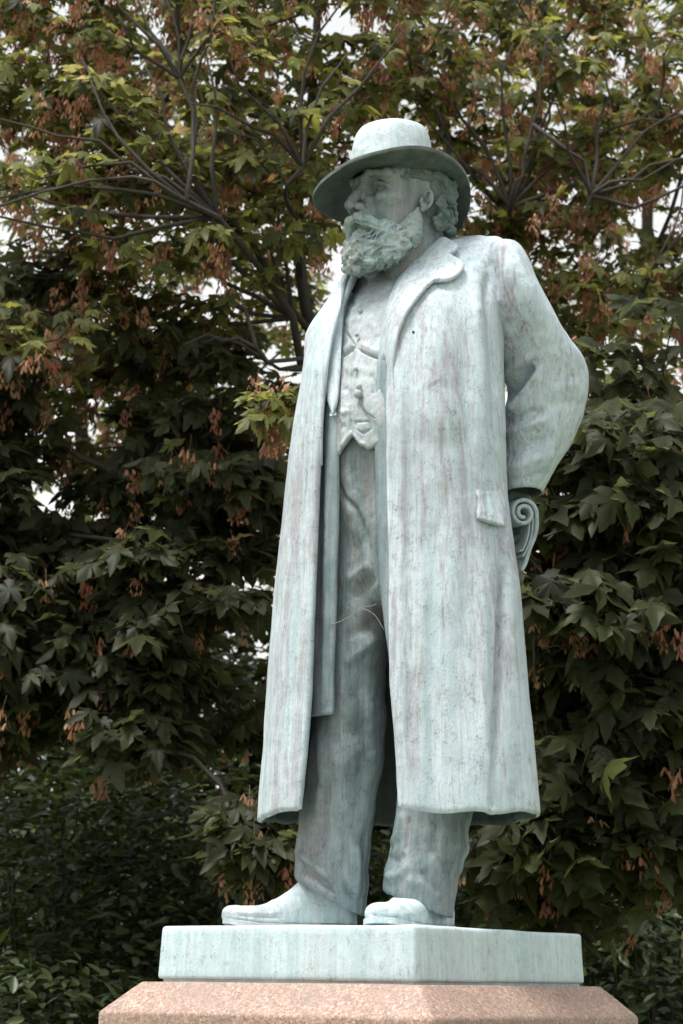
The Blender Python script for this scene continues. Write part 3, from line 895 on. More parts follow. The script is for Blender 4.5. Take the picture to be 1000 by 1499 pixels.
# ---- sleeves
def ring_tube(rows, nv, na, expo=1.0):
    """rows: py, left px, right px, dy, half depth"""
    r = np.array(rows, float)
    q = np.linspace(0, 1, nv)
    s_ = np.concatenate([[0], np.cumsum(np.abs(np.diff(r[:, 0])) + 0.3 * np.abs(np.diff(r[:, 1])))]); s_ /= s_[-1]
    c = np.stack([pchip(s_, r[:, k], q) for k in range(5)], 1)
    a = unproj(c[:, 1], c[:, 0], Y0 + c[:, 3]); b = unproj(c[:, 2], c[:, 0], Y0 + c[:, 3])
    cen = (a + b) / 2; hw = (b - a) / 2
    th = np.linspace(0, 2 * np.pi, na, endpoint=False)
    P = cen[:, None] + np.cos(th)[None, :, None] * hw[:, None] + np.sin(th)[None, :, None] * (c[:, 4:5] * np.array([[0, -1.0, 0]]))[:, None]
    return P, cen
P, cen = ring_tube([(354, 731, 739, -.02, .01), (357, 720, 752, -.02, .04), (364, 715, 763, -.03, .07), (382, 714, 775, -.04, .088), (410, 715, 787, -.045, .098), (450, 716, 807, -.035, .104), (500, 727, 836, 0.005, .106),
                    (530, 736, 857, .03, .106), (552, 742, 862, .045, .104), (575, 744, 861, .055, .102), (605, 738, 855, .065, .10), (650, 736, 836, .08, .096), (690, 734, 812, .085, .088), (718, 737, 797, .095, .082)], 220, 128)
n = grid_normals(P, True)
if np.mean(np.sum(n * (P - cen[:, None]), 2)) < 0: n = -n
P = sculpt(P, n, [
    ([(738, 596), (752, 574), (766, 553), (784, 532)], 6.5, -0.042), ([(735, 560), (744, 548), (768, 528), (780, 520)], 8, 0.017), ([(742, 604), (758, 588), (778, 562), (790, 542)], 7, 0.017),
    ([(737, 618), (760, 610), (800, 600)], 7, -0.014), ([(738, 636), (765, 628), (810, 610)], 8, 0.011), ([(738, 668), (765, 655), (805, 640)], 7, -0.010), ([(738, 690), (762, 682), (800, 666)], 7, 0.009), ([(745, 706), (770, 700), (800, 690)], 5, -0.005),
    ([(726, 420), (728, 480), (738, 540)], 8, 0.008), ([(748, 400), (752, 470), (758, 520)], 10, -0.006), ([(770, 400), (790, 460), (812, 510)], 10, 0.005), ([(800, 620), (780, 660), (764, 710)], 8, -0.005), ([(826, 600), (812, 650), (792, 700)], 9, 0.005),
    ([(722, 386), (718, 420), (720, 470)], 4, -0.010), ([(850, 560), (830, 565), (805, 575)], 8, 0.005), ([(852, 590), (830, 590), (806, 592)], 7, -0.004)])
P = P + n * (0.0020 * wob(P.reshape(-1, 3), 25, 41) + 0.0008 * wob(P.reshape(-1, 3), 80, 42)).reshape(P.shape[:2])[..., None]
# turn the cuff inwards so that it is hollow
inner = [P[-1] + (cen[-1] - P[-1]) * f + np.array([0, 0, zoff]) for f, zoff in ((0.03, -.006), (0.10, -.007), (0.17, 0.0), (0.2, 0.03), (0.22, 0.10), (0.25, 0.16), (0.9, 0.17))]
Pf = np.concatenate([P, np.array(inner)], 0)
me = mesh_np('sleeve', Pf.reshape(-1, 3) - SB, loop_faces(len(Pf), 128))
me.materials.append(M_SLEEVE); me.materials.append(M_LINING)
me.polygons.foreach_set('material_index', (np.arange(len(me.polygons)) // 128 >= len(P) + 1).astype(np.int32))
fix_normals(me)
link('sleeve', me, M_SLEEVE, coat)

# his right sleeve, drawn behind the back on the far side
def limb_tube(pts, radii, n_, ns=40):
    p = catmull(np.array([tuple(q) for q in pts]), n_); r = pchip(np.linspace(0, 1, len(radii)), radii, np.linspace(0, 1, n_))
    V, F = tube(p, r, ns)
    return V, F
ctr = lambda l, f, z: np.array([tsec(z)[0], tsec(z)[1], z]) + LD * l + FD * f
zsh = unproj(600, 400, Y0 + .1)[2]
pts = [ctr(-.10, -.10, zsh - .06), ctr(-.17, -.14, zsh - .11), ctr(-.22, -.21, zsh - .22), ctr(-.22, -.29, zsh - .36), ctr(-.12, -.32, zsh - .47), ctr(-.02, -.33, zsh - .56)]
V, F = limb_tube(pts, [.05, .085, .095, .095, .082, .07], 60)
me = mesh_np('sleeve', V - SB, F); fix_normals(me)
link('sleeve', me, M_COAT, coat)

# pocket flap
fl = np.array([(700, 708, -.008, 738, 706, -.006), (701, 722, .0, 739, 720, .002), (702, 738, .006, 740, 738, .008), (703, 750, .011, 740, 758, .014), (704, 757, .014, 740, 768, .017)], float)
G, _, _ = patch(fl, 24, 40)
n = grid_normals(G); n = -n if np.mean(n @ OUTC) < 0 else n
G = sculpt(G, n, [([(701, 718), (706, 740), (712, 756)], 2.5, 0.006), ([(712, 720), (714, 740), (718, 755)], 4, -0.003)])
sheet_obj('pocket_flap', G, 0.012, OUTC + 0 * G, M_COAT, coat, SB)

# ---- rolled paper in his left hand
rc = unproj(767, 751, Y0 + .055)
ax = np.array([-0.35, 0.92, 0.06]); ax /= np.linalg.norm(ax)      # axis goes back, towards the middle of his back
e1 = np.cross(ax, [0, 0, 1.0]); e1 /= np.linalg.norm(e1)           # to the right in view
e2 = np.cross(e1, ax)
if e2[2] < 0: e2 = -e2
if e1[0] < 0: e1 = -e1
th = np.linspace(0, 2 * np.pi * 1.75, 110)
rr = 0.017 + (0.045 - 0.017) * (th / th[-1])
t0 = th[-1]
ang0 = rad(0) - t0
curve = [(r_ * math.cos(-(a - t0) + rad(5)), r_ * math.sin(-(a - t0) + rad(5)) * 1.0) for a, r_ in zip(th, rr)]
tail = catmull([curve[-1], (0.046, -0.03), (0.040, -0.065), (0.026, -0.10), (0.016, -0.135), (0.006, -0.155)], 50)[1:]
cv = np.array(curve + [tuple(q) for q in tail])
L_ = np.linspace(0, 0.24, 14)
Pg = rc + cv[None, :, 0:1] * e1 + cv[None, :, 1:2] * e2 + L_[:, None, None] * ax
# the hanging part is pinched towards the hand
hang = np.clip(-cv[:, 1] - 0.03, 0, 1)[None, :, None]
Pg = Pg + hang * (np.sin(L_ * 60)[:, None, None] * 0.04 * e1)
sheetV, sheetF = sheet(Pg, 0.011, np.array([1.0, -0.4, 0]) + 0 * Pg)
me = mesh_np('paper_roll', sheetV - SB, sheetF); fix_normals(me)
roll = link('paper_roll', me, M_ROLL, statue)
for q, (o1, o2, tw) in enumerate(((-0.010, 0.0, 0.90), (-0.019, 0.004, 0.80))):
    tl = catmull([(0.044 + o1, -0.012 + o2), (0.043 + o1, -0.04), (0.038 + o1, -0.07), (0.026 + o1, -0.10), (0.016 + o1, -0.132 * tw)], 40)
    Pt = rc + tl[None, :, 0:1] * e1 + tl[None, :, 1:2] * e2 + np.linspace(0.004 + 0.004 * q, 0.2, 10)[:, None, None] * ax
    sV, sF_ = sheet(Pt, 0.005, np.array([1.0, -0.4, 0]) + 0 * Pt)
    me = mesh_np('loose_sheet', sV - SB, sF_); fix_normals(me)
    link('loose_sheet', me, M_ROLL, roll)

# hand gripping the roll, in the shade behind the coat skirt
lo = rc + np.array([-0.16, -0.02, -0.20]); hi = rc + np.array([0.13, 0.26, 0.16])
x, y, z = vgrid(lo, hi, 0.0045)
def R3(a, b, c): return tuple(rc + e1 * a + e2 * b + ax * c)
D = sd_cap(x, y, z, R3(-.005, .13, .09), R3(-.02, .07, .10), .034, .036)
D = smin(D, sd_cap(x, y, z, R3(-.035, .045, .08), R3(-.045, -.01, .10), .030, .028), 0.03)
D = smin(D, sd_cap(x, y, z, R3(-.035, .035, .12), R3(-.045, -.015, .14), .028, .026), 0.03)
for i in range(4):
    c0 = .06 + .03 * i
    k_ = (1.0, 1.08, 1.03, 0.85)[i]
    D = smin(D, sd_chain(x, y, z, [R3(-.05, -.02, c0) + (.0125,), R3(-.035, -.055 * k_, c0) + (.012,), R3(.0, -.066 * k_, c0) + (.0115,), R3(.03 * k_, -.05 * k_, c0) + (.010,)], 0.004), 0.006)
D = smin(D, sd_chain(x, y, z, [R3(-.04, .03, .075) + (.017,), R3(-.005, .057, .055) + (.015,), R3(.03, .05, .045) + (.012,)], 0.006), 0.012)
V, F = surface_nets(D, lo, 0.0045)
link('hand', mesh_np('hand', V - SB, F), M_HAIR, statue)  # dark hair colour puts the shade under the cuff into the hand
# his right hand, clasped behind
lo = pts[-1] + np.array([-.12, -.12, -.2]); hi = pts[-1] + np.array([.15, .12, .08])
x, y, z = vgrid(lo, hi, 0.006)
h0 = pts[-1]
D = sd_cap(x, y, z, tuple(h0 + [0, 0, .04]), tuple(h0 + LD * .05 + [0, 0, -.05]), .036, .036)
for i in range(4):
    s0 = h0 + LD * (.03 + .02 * i) + FD * 0.0 + np.array([0, 0, -.045 - .012 * (3 - i)])
    D = smin(D, sd_chain(x, y, z, [tuple(s0) + (.0125,), tuple(s0 + LD * .03 + np.array([0, 0, -.035])) + (.012,), tuple(s0 + LD * .035 + FD * .03 + np.array([0, 0, -.05 - .004 * i])) + (.010,)], 0.004), 0.006)
D = smin(D, sd_chain(x, y, z, [tuple(h0 + LD * .02 + FD * .02) + (.016,), tuple(h0 + LD * .06 + FD * .03 + np.array([0, 0, -.01])) + (.014,), tuple(h0 + LD * .09 + FD * .03 + np.array([0, 0, -.03])) + (.012,)], 0.006), 0.012)
V, F = surface_nets(D, lo, 0.006)
link('hand', mesh_np('hand', V - SB, F), M_HAIR, statue)

# ------------------------------------------------------------------ head
HS = 0.015                                   # metres per head-centimetre
PHH = rad(62)
HO = unproj(594, 306, Y0 + 0.02)
hF = np.array([-math.sin(PHH), -math.cos(PHH), 0]); hL = np.array([math.cos(PHH), -math.sin(PHH), 0]); hU = np.array([0, 0, 1.0])
def hw_(V): return HO + HS * (V[:, 0:1] * hF + V[:, 1:2] * hL + V[:, 2:3] * hU)

hh = 0.17
lo = np.array([-12, -11, -20]); hi = np.array([14.5, 11, 8.5])
f, l_, u_ = vgrid(lo, hi, hh)
al = np.abs(l_)
D = sd_ell(f, l_, u_, (-0.5, 0, 4.5), (9.0, 7.4, 8.5))
D = smin(D, sd_ell(f, l_, u_, (3.6, 0, -1.5), (5.6, 6.1, 8.6)), 2.0)
D = smin(D, sd_ell(f, l_, u_, (3.6, 0, -6.5), (5.0, 5.2, 4.2)), 1.5)
D = smin(D, sd_cap(f, al, u_, (8.8, 0.8, 4.0), (6.8, 5.3, 4.2), 1.15, 1.0), 0.7)
D = smin(D, sd_ell(f, al, u_, (6.2, 4.5, -0.5), (2.5, 1.9, 1.4)), 1.1)
D = smax(D, -sd_ell(f, al, u_, (8.8, 3.0, 1.8), (3.8, 2.35, 1.6)), 0.3)
D = smin(D, sd_ell(f, al, u_, (6.05, 3.2, 1.8), (1.35, 1.4, 1.25)), 0.08)
D = smin(D, sd_chain(f, al, u_, [(7.1, 1.6, 2.1, .30), (7.75, 3.1, 2.75, .46), (6.5, 5.1, 1.9, .42)], 0.1), 0.15)
D = smin(D, sd_chain(f, al, u_, [(7.0, 1.6, 1.5, .26), (7.4, 3.1, 0.7, .38), (6.5, 4.9, 1.2, .30)], 0.1), 0.2)
D = smin(D, sd_cap(f, l_, u_, (8.7, 0, 3.2), (11.5, 0, -1.1), 0.8, 1.1), 0.7)
D = smin(D, sd_ell(f, al, u_, (9.9, 1.35, -1.8), (1.35, 0.8, 0.9)), 0.5)
D = smax(D, -sd_ell(f, al, u_, (10.5, 0.75, -2.7), (0.85, 0.45, 0.6)), 0.25)
D = smin(D, sd_ell(f, l_, u_, (8.6, 0, -3.6), (1.2, 3, 1.6)), 1.0)
D = smin(D, sd_ell(f, l_, u_, (8.9, 0, -6.4), (1.0, 2.0, .75)), 0.6)
D = smax(D, -sd_ell(f, al, u_, (5.2, 7.6, -2.6), (2.6, 1.9, 2.0)), 1.2)
D = smin(D, sd_chain(f, al, u_, [(9.4, 1.0, 3.8, .6), (9.3, 3.0, 4.4, .7), (7.5, 5.4, 4.1, .55)], .2) - 0.08 * np.sin(6 * u_ + 5 * al), 0.35)
D = smax(D, -sd_chain(f, al, u_, [(8.2, 1.6, 2.9, .12), (8.5, 3.1, 3.45, .2), (7.2, 5.2, 2.6, .14)], 0.05), 0.15)
D = smax(D, -sd_chain(f, al, u_, [(7.7, 1.9, 1.75, .1), (7.6, 3.2, 1.75, .18), (6.8, 4.7, 1.55, .1)], 0.05), 0.1)
# cheek fold
D = smax(D, -sd_cap(f, al, u_, (9.2, 2.3, -1.4), (7.8, 4.4, -4.2), 0.12, 0.2), 0.8)
# ears
es = 0.72
fe = (f + 0.22 * u_ + 0.1) / es; ue = (u_ + 0.6) / es; ae = (al - 7.0) / es + 7.3
E = sd_ell(fe, ae, ue, (-0.6, 7.4, 0.2), (1.65, 0.9, 2.8))
E = smax(E, -sd_ell(fe, ae, ue, (-0.3, 8.4, 0.8), (1.15, 1.6, 2.0)), 0.25)
rimp = [(-0.6 + 1.4 * math.cos(a), 8.0, 0.4 + 2.4 * math.sin(a), .32) for a in np.linspace(rad(20), rad(290), 12)]
E = smin(E, sd_chain(fe, ae, ue, rimp, 0.1), 0.3)
E = smin(E, sd_ell(fe, ae, ue, (0.0, 7.9, -2.3), (.9, .6, .9)), 0.5)
E = smin(E, sd_chain(fe, ae, ue, [(-1.0, 8.05, 2.0, .25), (-0.9, 8.15, .4, .28), (-.1, 8.1, -1.0, .28)], .1), .3)
E = smin(E, sd_ell(fe, ae, ue, (1.1, 7.6, 0.2), (.45, .7, .7)), .4)
E = E * es
D = smin(D, E, 0.5)
D = smin(D, sd_cap(f, l_, u_, (-1.5, 0, -5), (-4.0, 0, -19), 5.6, 6.6), 2.0)
Pf_ = np.stack([f, l_, u_], -1)
D = smax(D, -sd_cap(f, al, u_, (7.9, 2.0, 0.2), (6.0, 5.0, -0.1), 0.1, 0.15), 0.5)
D = D + 0.06 * np.sin(1.9 * f + 0.8 * np.sin(2.3 * u_)) * np.sin(2.1 * u_ + l_) + 0.03 * np.sin(4.5 * u_ + 2 * np.sin(1.7 * f)) * np.sin(3.8 * f + l_)
D = np.maximum(D, u_ - 7.6)
V, F = surface_nets(D, lo, hh)
F = F[:, ::-1] if np.linalg.det(np.stack([hF, hL, hU])) < 0 else F
me = mesh_np('head', hw_(V) - SB, F); fix_normals(me)
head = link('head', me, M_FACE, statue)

# beard and moustache
lo = np.array([-3.5, -10, -18.0]); hi = np.array([15, 10, 0.5])
hh = 0.16
f, l_, u_ = vgrid(lo, hi, hh)
al = np.abs(l_)
B = sd_ell(f, l_, u_, (4.6, 0, -8.6), (5.0, 6.0, 4.4))
B = smin(B, sd_chain(f, al, u_, [(0.8, 6.4, -1.6, 0.5), (1.6, 6.2, -4.2, 1.6), (2.6, 5.7, -7.0, 2.5), (5.6, 4.0, -10.0, 3.0), (8.6, 1.8, -11.8, 2.9)], 0.8), 1.2)
B = smin(B, sd_chain(f, l_, u_, [(9.4, 0, -6.4, 1.2), (9.2, 0, -8.0, 1.8), (9.8, 0.2, -10.5, 2.5), (11.2, 0.3, -12.6, 1.9), (11.6, 0.3, -13.4, 1.2)], 0.8), 1.2)
B = smin(B, sd_ell(f, al, u_, (6.6, 4.2, -6.6), (2.2, 2.2, 2.4)), 1.0)
w1 = f * 1.0 + 0.7 * np.sin(0.9 * u_ + 0.6 * l_) ; w2 = u_ + 0.7 * np.sin(0.85 * f - 0.5 * l_ + 1.0); w3 = al + 0.6 * np.sin(0.8 * u_ + 0.4 * f + 2)
curl = (np.sin(2.2 * w1 + 1.6 * np.sin(1.5 * w2 + 0.7 * w3)) * np.sin(1.9 * w2 + 1.5 * np.sin(1.4 * w1 + 1.1)) )
ridge = np.abs(np.sin(2.6 * (0.75 * w2 + 0.66 * w1) + 1.9 * np.sin(1.1 * w3 + 0.9 * w1)))
fine = np.sin(7.5 * (0.7 * w2 + 0.7 * w1) + 2.2 * np.sin(2.0 * w3 + 1.2 * w2))
fade = np.clip((-2.0 - u_) / 6.0, 0.12, 1)
B = B - fade * (0.30 * curl - 0.34 * ridge + 0.16 + 0.11 * fine)
rs = np.random.default_rng(5)
for i in range(110):                        # carved locks: little S-shaped rolls
    a0 = rs.uniform(-1.0, 1.0); t0 = rs.uniform(0, 1)
    base_pts = np.array([(1.8, 7.4, -4.0), (3.0, 7.4, -7.5), (5.8, 6.6, -10.5), (9.0, 4.4, -12.2), (11.6, 1.6, -12.8), (12.6, 0.2, -12.5)])
    c = catmull(base_pts, 40)[int(t0 * 39)]
    c = c + np.array([rs.normal(0, .5), rs.normal(0, .3), rs.uniform(-2.2, 3.4)])
    sgn = 1 if rs.uniform() < 0.72 else -1
    # pull onto the surface by marching towards the beard's core
    core = np.array([5.0, 0, -8.5])
    c[1] *= sgn
    dirn = core - c; dirn /= np.linalg.norm(dirn)
    for _ in range(30):
        ii = np.clip(((c - lo) / hh).astype(int), 0, np.array(B.shape) - 1)
        if B[ii[0], ii[1], ii[2]] < 0.1: break
        c = c + dirn * 0.18
    if c[2] > -5.0: continue
    tang = np.array([0.55, 0.0, -0.8]) + 0.55 * rs.normal(size=3); tang -= dirn * (tang @ dirn); tang /= np.linalg.norm(tang)
    sidev = np.cross(dirn, tang)
    L2 = rs.uniform(.5, .95); rad_ = rs.uniform(.34, .55)
    chain = []
    for q in np.linspace(-1, 1, 5):
        pnt = c + tang * L2 * q + sidev * 0.45 * math.sin(q * 2.6) - dirn * (0.25 * (1 - q * q))
        chain.append(tuple(pnt) + (rad_ * (1.1 - 0.5 * abs(q)),))
    r_ = L2 + 1.2
    i0 = np.clip(((c - r_ - lo) / hh).astype(int), 0, None); i1 = np.minimum(((c + r_ - lo) / hh).astype(int) + 1, B.shape)
    sl = tuple(slice(a, b) for a, b in zip(i0, i1))
    if any(s.stop - s.start < 2 for s in sl): continue
    B[sl] = smin(B[sl], sd_chain(f[sl], l_[sl], u_[sl], chain, 0.1), 0.28)
mo = sd_chain(f, al, u_, [(10.5, 0.2, -3.4, .8), (10.5, 1.5, -3.6, 1.1), (9.6, 3.2, -4.5, 1.2), (8.4, 4.7, -6.0, 1.0), (7.2, 5.6, -7.6, .6)], 0.6)
mo = mo - 0.11 * np.sin(6.0 * (u_ + 0.6 * al) + 1.3 * np.sin(al * 1.7 + f)) - 0.06 * np.sin(11 * (u_ + 0.75 * al) + f)
# mouth gap below the moustache
B = smax(B, -sd_ell(f, l_, u_, (11.2, 0, -5.2), (1.0, 1.3, 0.35)), 0.3)
B = smin(B, mo, 0.25)
V, F = surface_nets(B, lo, hh)
me = mesh_np('beard', hw_((V - np.array([4.0, 0, -4])) * np.array([0.99, 0.975, 0.89]) + np.array([4.0, 0, -4.2])) - SB, F); fix_normals(me)
link('beard', me, M_BEARD, head)

# hair: masses of curls behind and above the ear
lo = np.array([-14, -11, -9.5]); hi = np.array([6.5, 11, 8.6])
f, l_, u_ = vgrid(lo, hi, hh)
al = np.abs(l_)
Hh = smax(sd_ell(f, l_, u_, (-2.4, 0, 2.0), (7.2, 7.8, 7.4)), f - 2.0 - 0.9 * np.clip(u_ - 3.2, -3, 5), 0.8)
Hh = smax(Hh, -sd_ell(f, al, u_, (0.6, 8.2, -0.6), (2.8, 3.0, 3.9)), 0.6)
rs = np.random.default_rng(11)
for i in range(150):
    for sgn in (1, -1):
        if rs.uniform() < 0.6:
            c = np.array([rs.uniform(-7.6, -2.4), sgn * 7.8, rs.uniform(-5.2, 4.5)])
            kk = np.clip(1 - ((c[0] + 2.4) / 7.4)**2, 0.05, 1)
            c[1] = sgn * 8.0 * math.sqrt(kk) * (0.98 if c[2] > -3 else 0.9)
        else:
            c = np.array([rs.uniform(-3, 4.6), sgn * rs.uniform(6.6, 7.6), rs.uniform(3.6, 6.6)])
            c[1] -= sgn * max(0, c[0] - 1.5) * 0.35
        ax_ = rs.normal(size=3); ax_[1] *= 2; ax_ /= np.linalg.norm(ax_)
        p_ = np.cross(ax_, [0.3, 0.2, 1]); p_ /= np.linalg.norm(p_); q_ = np.cross(ax_, p_)
        R_ = rs.uniform(.5, .8)
        chain = []
        for a in np.linspace(0, rs.uniform(3.4, 5.6), 7):
            rr_ = R_ * (1 - 0.09 * a)
            chain.append(tuple(c + rr_ * (math.cos(a) * p_ + math.sin(a) * q_) + ax_ * 0.09 * a) + (.36,))
        r_ = 1.9
        i0 = np.clip(((c - r_ - lo) / hh).astype(int), 0, None); i1 = np.minimum(((c + r_ - lo) / hh).astype(int) + 1, Hh.shape)
        sl = tuple(slice(a, b) for a, b in zip(i0, i1))
        if any(s.stop - s.start < 2 for s in sl): continue
        Hh[sl] = smin(Hh[sl], sd_chain(f[sl], l_[sl], u_[sl], chain, 0.0), 0.3)
Hh = np.maximum(Hh, u_ - 7.4)
V, F = surface_nets(Hh, lo, hh)
me = mesh_np('hair', hw_(V * np.array([0.97, 0.965, 1.0])) - SB, F); fix_normals(me)
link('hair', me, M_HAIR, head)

# ---- hat
HC = HO + hF * 0.043 + hU * 0.088
hat_e = bpy.data.objects.new('hat', None); COL.objects.link(hat_e); hat_e.parent = statue; hat_e.empty_display_size = 0.1
na = 144
al_ = np.linspace(0, 2 * np.pi, na, endpoint=False)
adeg = np.degrees((al_ + np.pi) % (2 * np.pi) - np.pi)
edge_z = pchip([-180, -150, -90, -40, 0, 45, 90, 135, 180], [-.098, -.125, -.08, -.076, -.056, -.010, .024, -.008, -.098], adeg)
ca, sa = np.cos(al_)[:, None], np.sin(al_)[:, None]
def hatpt(rf, rl, zc): return HC + ca * rf * hF + sa * rl * hL + np.asarray(zc).reshape(-1, 1) * hU
inner_f, inner_l, out_f, out_l = .122, .112, .226, .192
rows = []
for t in np.linspace(-0.12, 1, 40):
    rf = inner_f + (out_f - inner_f) * t; rl = inner_l + (out_l - inner_l) * t
    tt = max(t, 0)
    rows.append(hatpt(rf, rl, edge_z * (0.35 * tt + 0.65 * tt**2)))
top_s = np.array(rows)
thick = 0.011
und = top_s[::-1] - thick * hU
lip = [top_s[-1] + (top_s[-1] - top_s[-2]) * 0.5 * k + dz * hU for k, dz in ((0.35, -.0015), (0.55, -.0055), (0.35, -.0095))]
br = np.concatenate([top_s, np.array(lip), und], 0)
n = grid_normals(br, True)
br = br + n * (0.0012 * wob(br.reshape(-1, 3), 45, 51)).reshape(br.shape[:2])[..., None]
me = mesh_np('brim', br.reshape(-1, 3) - SB, loop_faces(len(br), na)); fix_normals(me)
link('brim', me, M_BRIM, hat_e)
# a hat is raised felt: crown with a soft dent, band at its foot
prof = [(1.0, -0.01), (1.0, 0.0), (0.98, 0.02), (0.955, 0.045), (0.928, 0.07), (0.895, 0.096), (0.845, 0.119), (0.765, 0.136), (0.645, 0.146), (0.49, 0.151), (0.3, 0.153), (0.15, 0.1535), (0.01, 0.1535)]
pr = catmull(prof, 70)
rows = []
for s_, zc in pr:
    ee = edge_z * 0 + zc + 0.012 * np.clip(zc / .15, 0, 1) * (-np.cos(al_) * s_ * 0.35 + np.sin(al_) * s_ * 0.3) - 0.010 * np.exp(-(s_ / 0.45)**2)
    rows.append(hatpt(inner_f * s_, inner_l * s_, ee * 0.965))
cr = np.array(rows)
n = grid_normals(cr, True)
cr = cr + n * (0.0020 * wob(cr.reshape(-1, 3), 22, 55) + 0.0009 * wob(cr.reshape(-1, 3), 70, 56)).reshape(cr.shape[:2])[..., None]
me = mesh_np('crown', cr.reshape(-1, 3) - SB, loop_faces(len(cr), na)); fix_normals(me)
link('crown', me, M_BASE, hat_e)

# a dry twig caught in the open coat
tw = catmull([(484, 914), (500, 909), (517, 900), (530, 890), (545, 887), (552, 884)], 24)
tp = T(tw[:, 0], tw[:, 1], np.linspace(-.055, -.05, 24))
parts = [tube(tp, np.linspace(.0010, .0007, 24), 6)]
tw2 = T(np.array([547., 553, 560, 563]), np.array([898., 905, 917, 922]), -.05)
parts.append(tube(catmull(tw2, 8), np.linspace(.0009, .0007, 8), 6))
br_ = T(np.array([530., 538, 547]), np.array([890., 893, 898]), -.052)
parts.append(tube(catmull(br_, 6), np.linspace(.0009, .0009, 6), 6))
V, F = join(parts)
TB = tp[0]
tg = link('dry_twig', mesh_np('dry_twig', V - TB, F), M_TWIG, None, tuple(TB))
tag(tg, 'thin pale dry twig caught across the open coat over the trouser leg', 'twig')
# ------------------------------------------------------------------ trees and shrubs
def leaf_outline():
    half = [(0.0, 0.02), (0.13, -0.10), (0.32, -0.05), (0.42, 0.06), (0.24, 0.17), (0.44, 0.27), (0.62, 0.54), (0.45, 0.50), (0.34, 0.56), (0.15, 0.42), (0.25, 0.66), (0.16, 0.74), (0.12, 0.88), (0.0, 1.10)]
    return np.array(half + [(-a, b) for a, b in half[-2:0:-1]])

def sycamore_leaf(fold, droop, tw):
    o = leaf_outline(); c = np.array([[0.0, 0.30]])
    xy = np.vstack([c, o])
    r = np.hypot(xy[:, 0], xy[:, 1] - 0.2)
    zc = fold * np.abs(xy[:, 0]) - droop * r**2 + 0.05 * np.sin(xy[:, 0] * 9 + xy[:, 1] * 7) + tw * xy[:, 0] * xy[:, 1]
    zc[[5, 10, 18, 23]] += 0.07
    V = np.column_stack([xy, zc])
    n = len(o); j = np.arange(n)
    F = np.stack([np.zeros(n, int), 1 + j, 1 + (j + 1) % n], 1)
    pet = np.array([[-0.009, 0.02, 0], [0.009, 0.02, 0], [0.006, -0.75, 0.12], [-0.006, -0.75, 0.12]])
    k = len(V); V = np.vstack([V, pet]); F = np.vstack([F, [[k, k + 1, k + 2], [k, k + 2, k + 3]]])
    return V, F
SYC = [sycamore_leaf(0.10, 0.28, 0.0), sycamore_leaf(-0.20, 0.20, 0.2), sycamore_leaf(0.32, 0.55, -0.2), sycamore_leaf(-0.38, 0.35, -0.25), sycamore_leaf(0.05, 0.75, 0.3)]

def laurel_leaf():
    xy = np.array([(0, 0), (0.15, 0.18), (0.20, 0.45), (0.14, 0.75), (0, 1.0), (-0.14, 0.75), (-0.20, 0.45), (-0.15, 0.18)])
    V = np.vstack([[0, 0.45, -0.03], np.column_stack([xy, 0.35 * np.abs(xy[:, 0]) - 0.12 * xy[:, 1]**2])])
    j = np.arange(8)
    return V, np.stack([np.zeros(8, int), 1 + j, 1 + (j + 1) % 8], 1)
LAU = [laurel_leaf()]

def seed_cluster(seed):
    r = np.random.default_rng(seed)
    Vs, Fs, k = [], [], 0
    for i in range(14):
        a = r.uniform(0, 6.28); h = -r.uniform(0.1, 0.95); rr = r.uniform(0.05, 0.34)
        b = np.array([math.cos(a) * rr, h, math.sin(a) * rr])
        for sg in (-1, 1):
            d = np.array([sg * 0.35 * math.cos(a) + r.normal(0, .15), -0.9, sg * 0.35 * math.sin(a) + r.normal(0, .15)]); d /= np.linalg.norm(d)
            s_ = np.cross(d, r.normal(size=3)); s_ /= np.linalg.norm(s_)
            L = r.uniform(.24, .36)
            Vs += [b - s_ * .03, b + s_ * .03, b + d * L * .65 + s_ * .058, b + d * L, b + d * L * .75 - s_ * .035]
            Fs += [[k, k + 1, k + 2], [k, k + 2, k + 4], [k + 4, k + 2, k + 3]]; k += 5
    Vs += [np.array([-.012, 0.25, 0]), np.array([.012, 0.25, 0]), np.array([0, -0.9, 0])]
    Fs += [[k, k + 1, k + 2]]
    return np.array(Vs), np.array(Fs)
SEEDS = [seed_cluster(s) for s in (1, 2, 3)]

def unit(v): return v / (np.linalg.norm(v, axis=-1, keepdims=True) + 1e-9)

def frames(tdir, ndir):
    n = unit(ndir); t = unit(tdir - n * np.sum(tdir * n, -1, keepdims=True)); r = np.cross(t, n)
    return r, t, n

def bake(name, tmpl, vi, pos, size, r, t, n, tint, mat, parent, base, chunk_label=None):
    """one mesh out of many leaves"""
    Vs, Fs, Ts, off = [], [], [], 0
    for k, (V, F) in enumerate(tmpl):
        m = np.where(vi == k)[0]
        if len(m) == 0: continue
        P = pos[m][:, None] + size[m][:, None, None] * (V[None, :, 0:1] * r[m][:, None] + V[None, :, 1:2] * t[m][:, None] + V[None, :, 2:3] * n[m][:, None])
        nv = len(V)
        Vs.append(P.reshape(-1, 3)); Fs.append((F[None] + (np.arange(len(m)) * nv)[:, None, None] + off).reshape(-1, 3)); Ts.append(np.repeat(tint[m], nv))
        off += len(m) * nv
    if not Vs: return None
    me = mesh_np(name, np.concatenate(Vs) - base, np.concatenate(Fs))
    a = me.attributes.new('tint', 'FLOAT', 'POINT'); a.data.foreach_set('value', np.concatenate(Ts).astype(np.float32))
    o = link(name, me, mat, parent); o['kind'] = 'stuff'
    return o

_tm = {}
def tmpl_mesh(key, name, VF, tint, mat):
    if key not in _tm:
        me = mesh_np(name, VF[0], VF[1])
        a = me.attributes.new('tint', 'FLOAT', 'POINT'); a.data.foreach_set('value', np.full(len(VF[0]), tint, np.float32))
        me.materials.append(mat); _tm[key] = me
    return _tm[key]

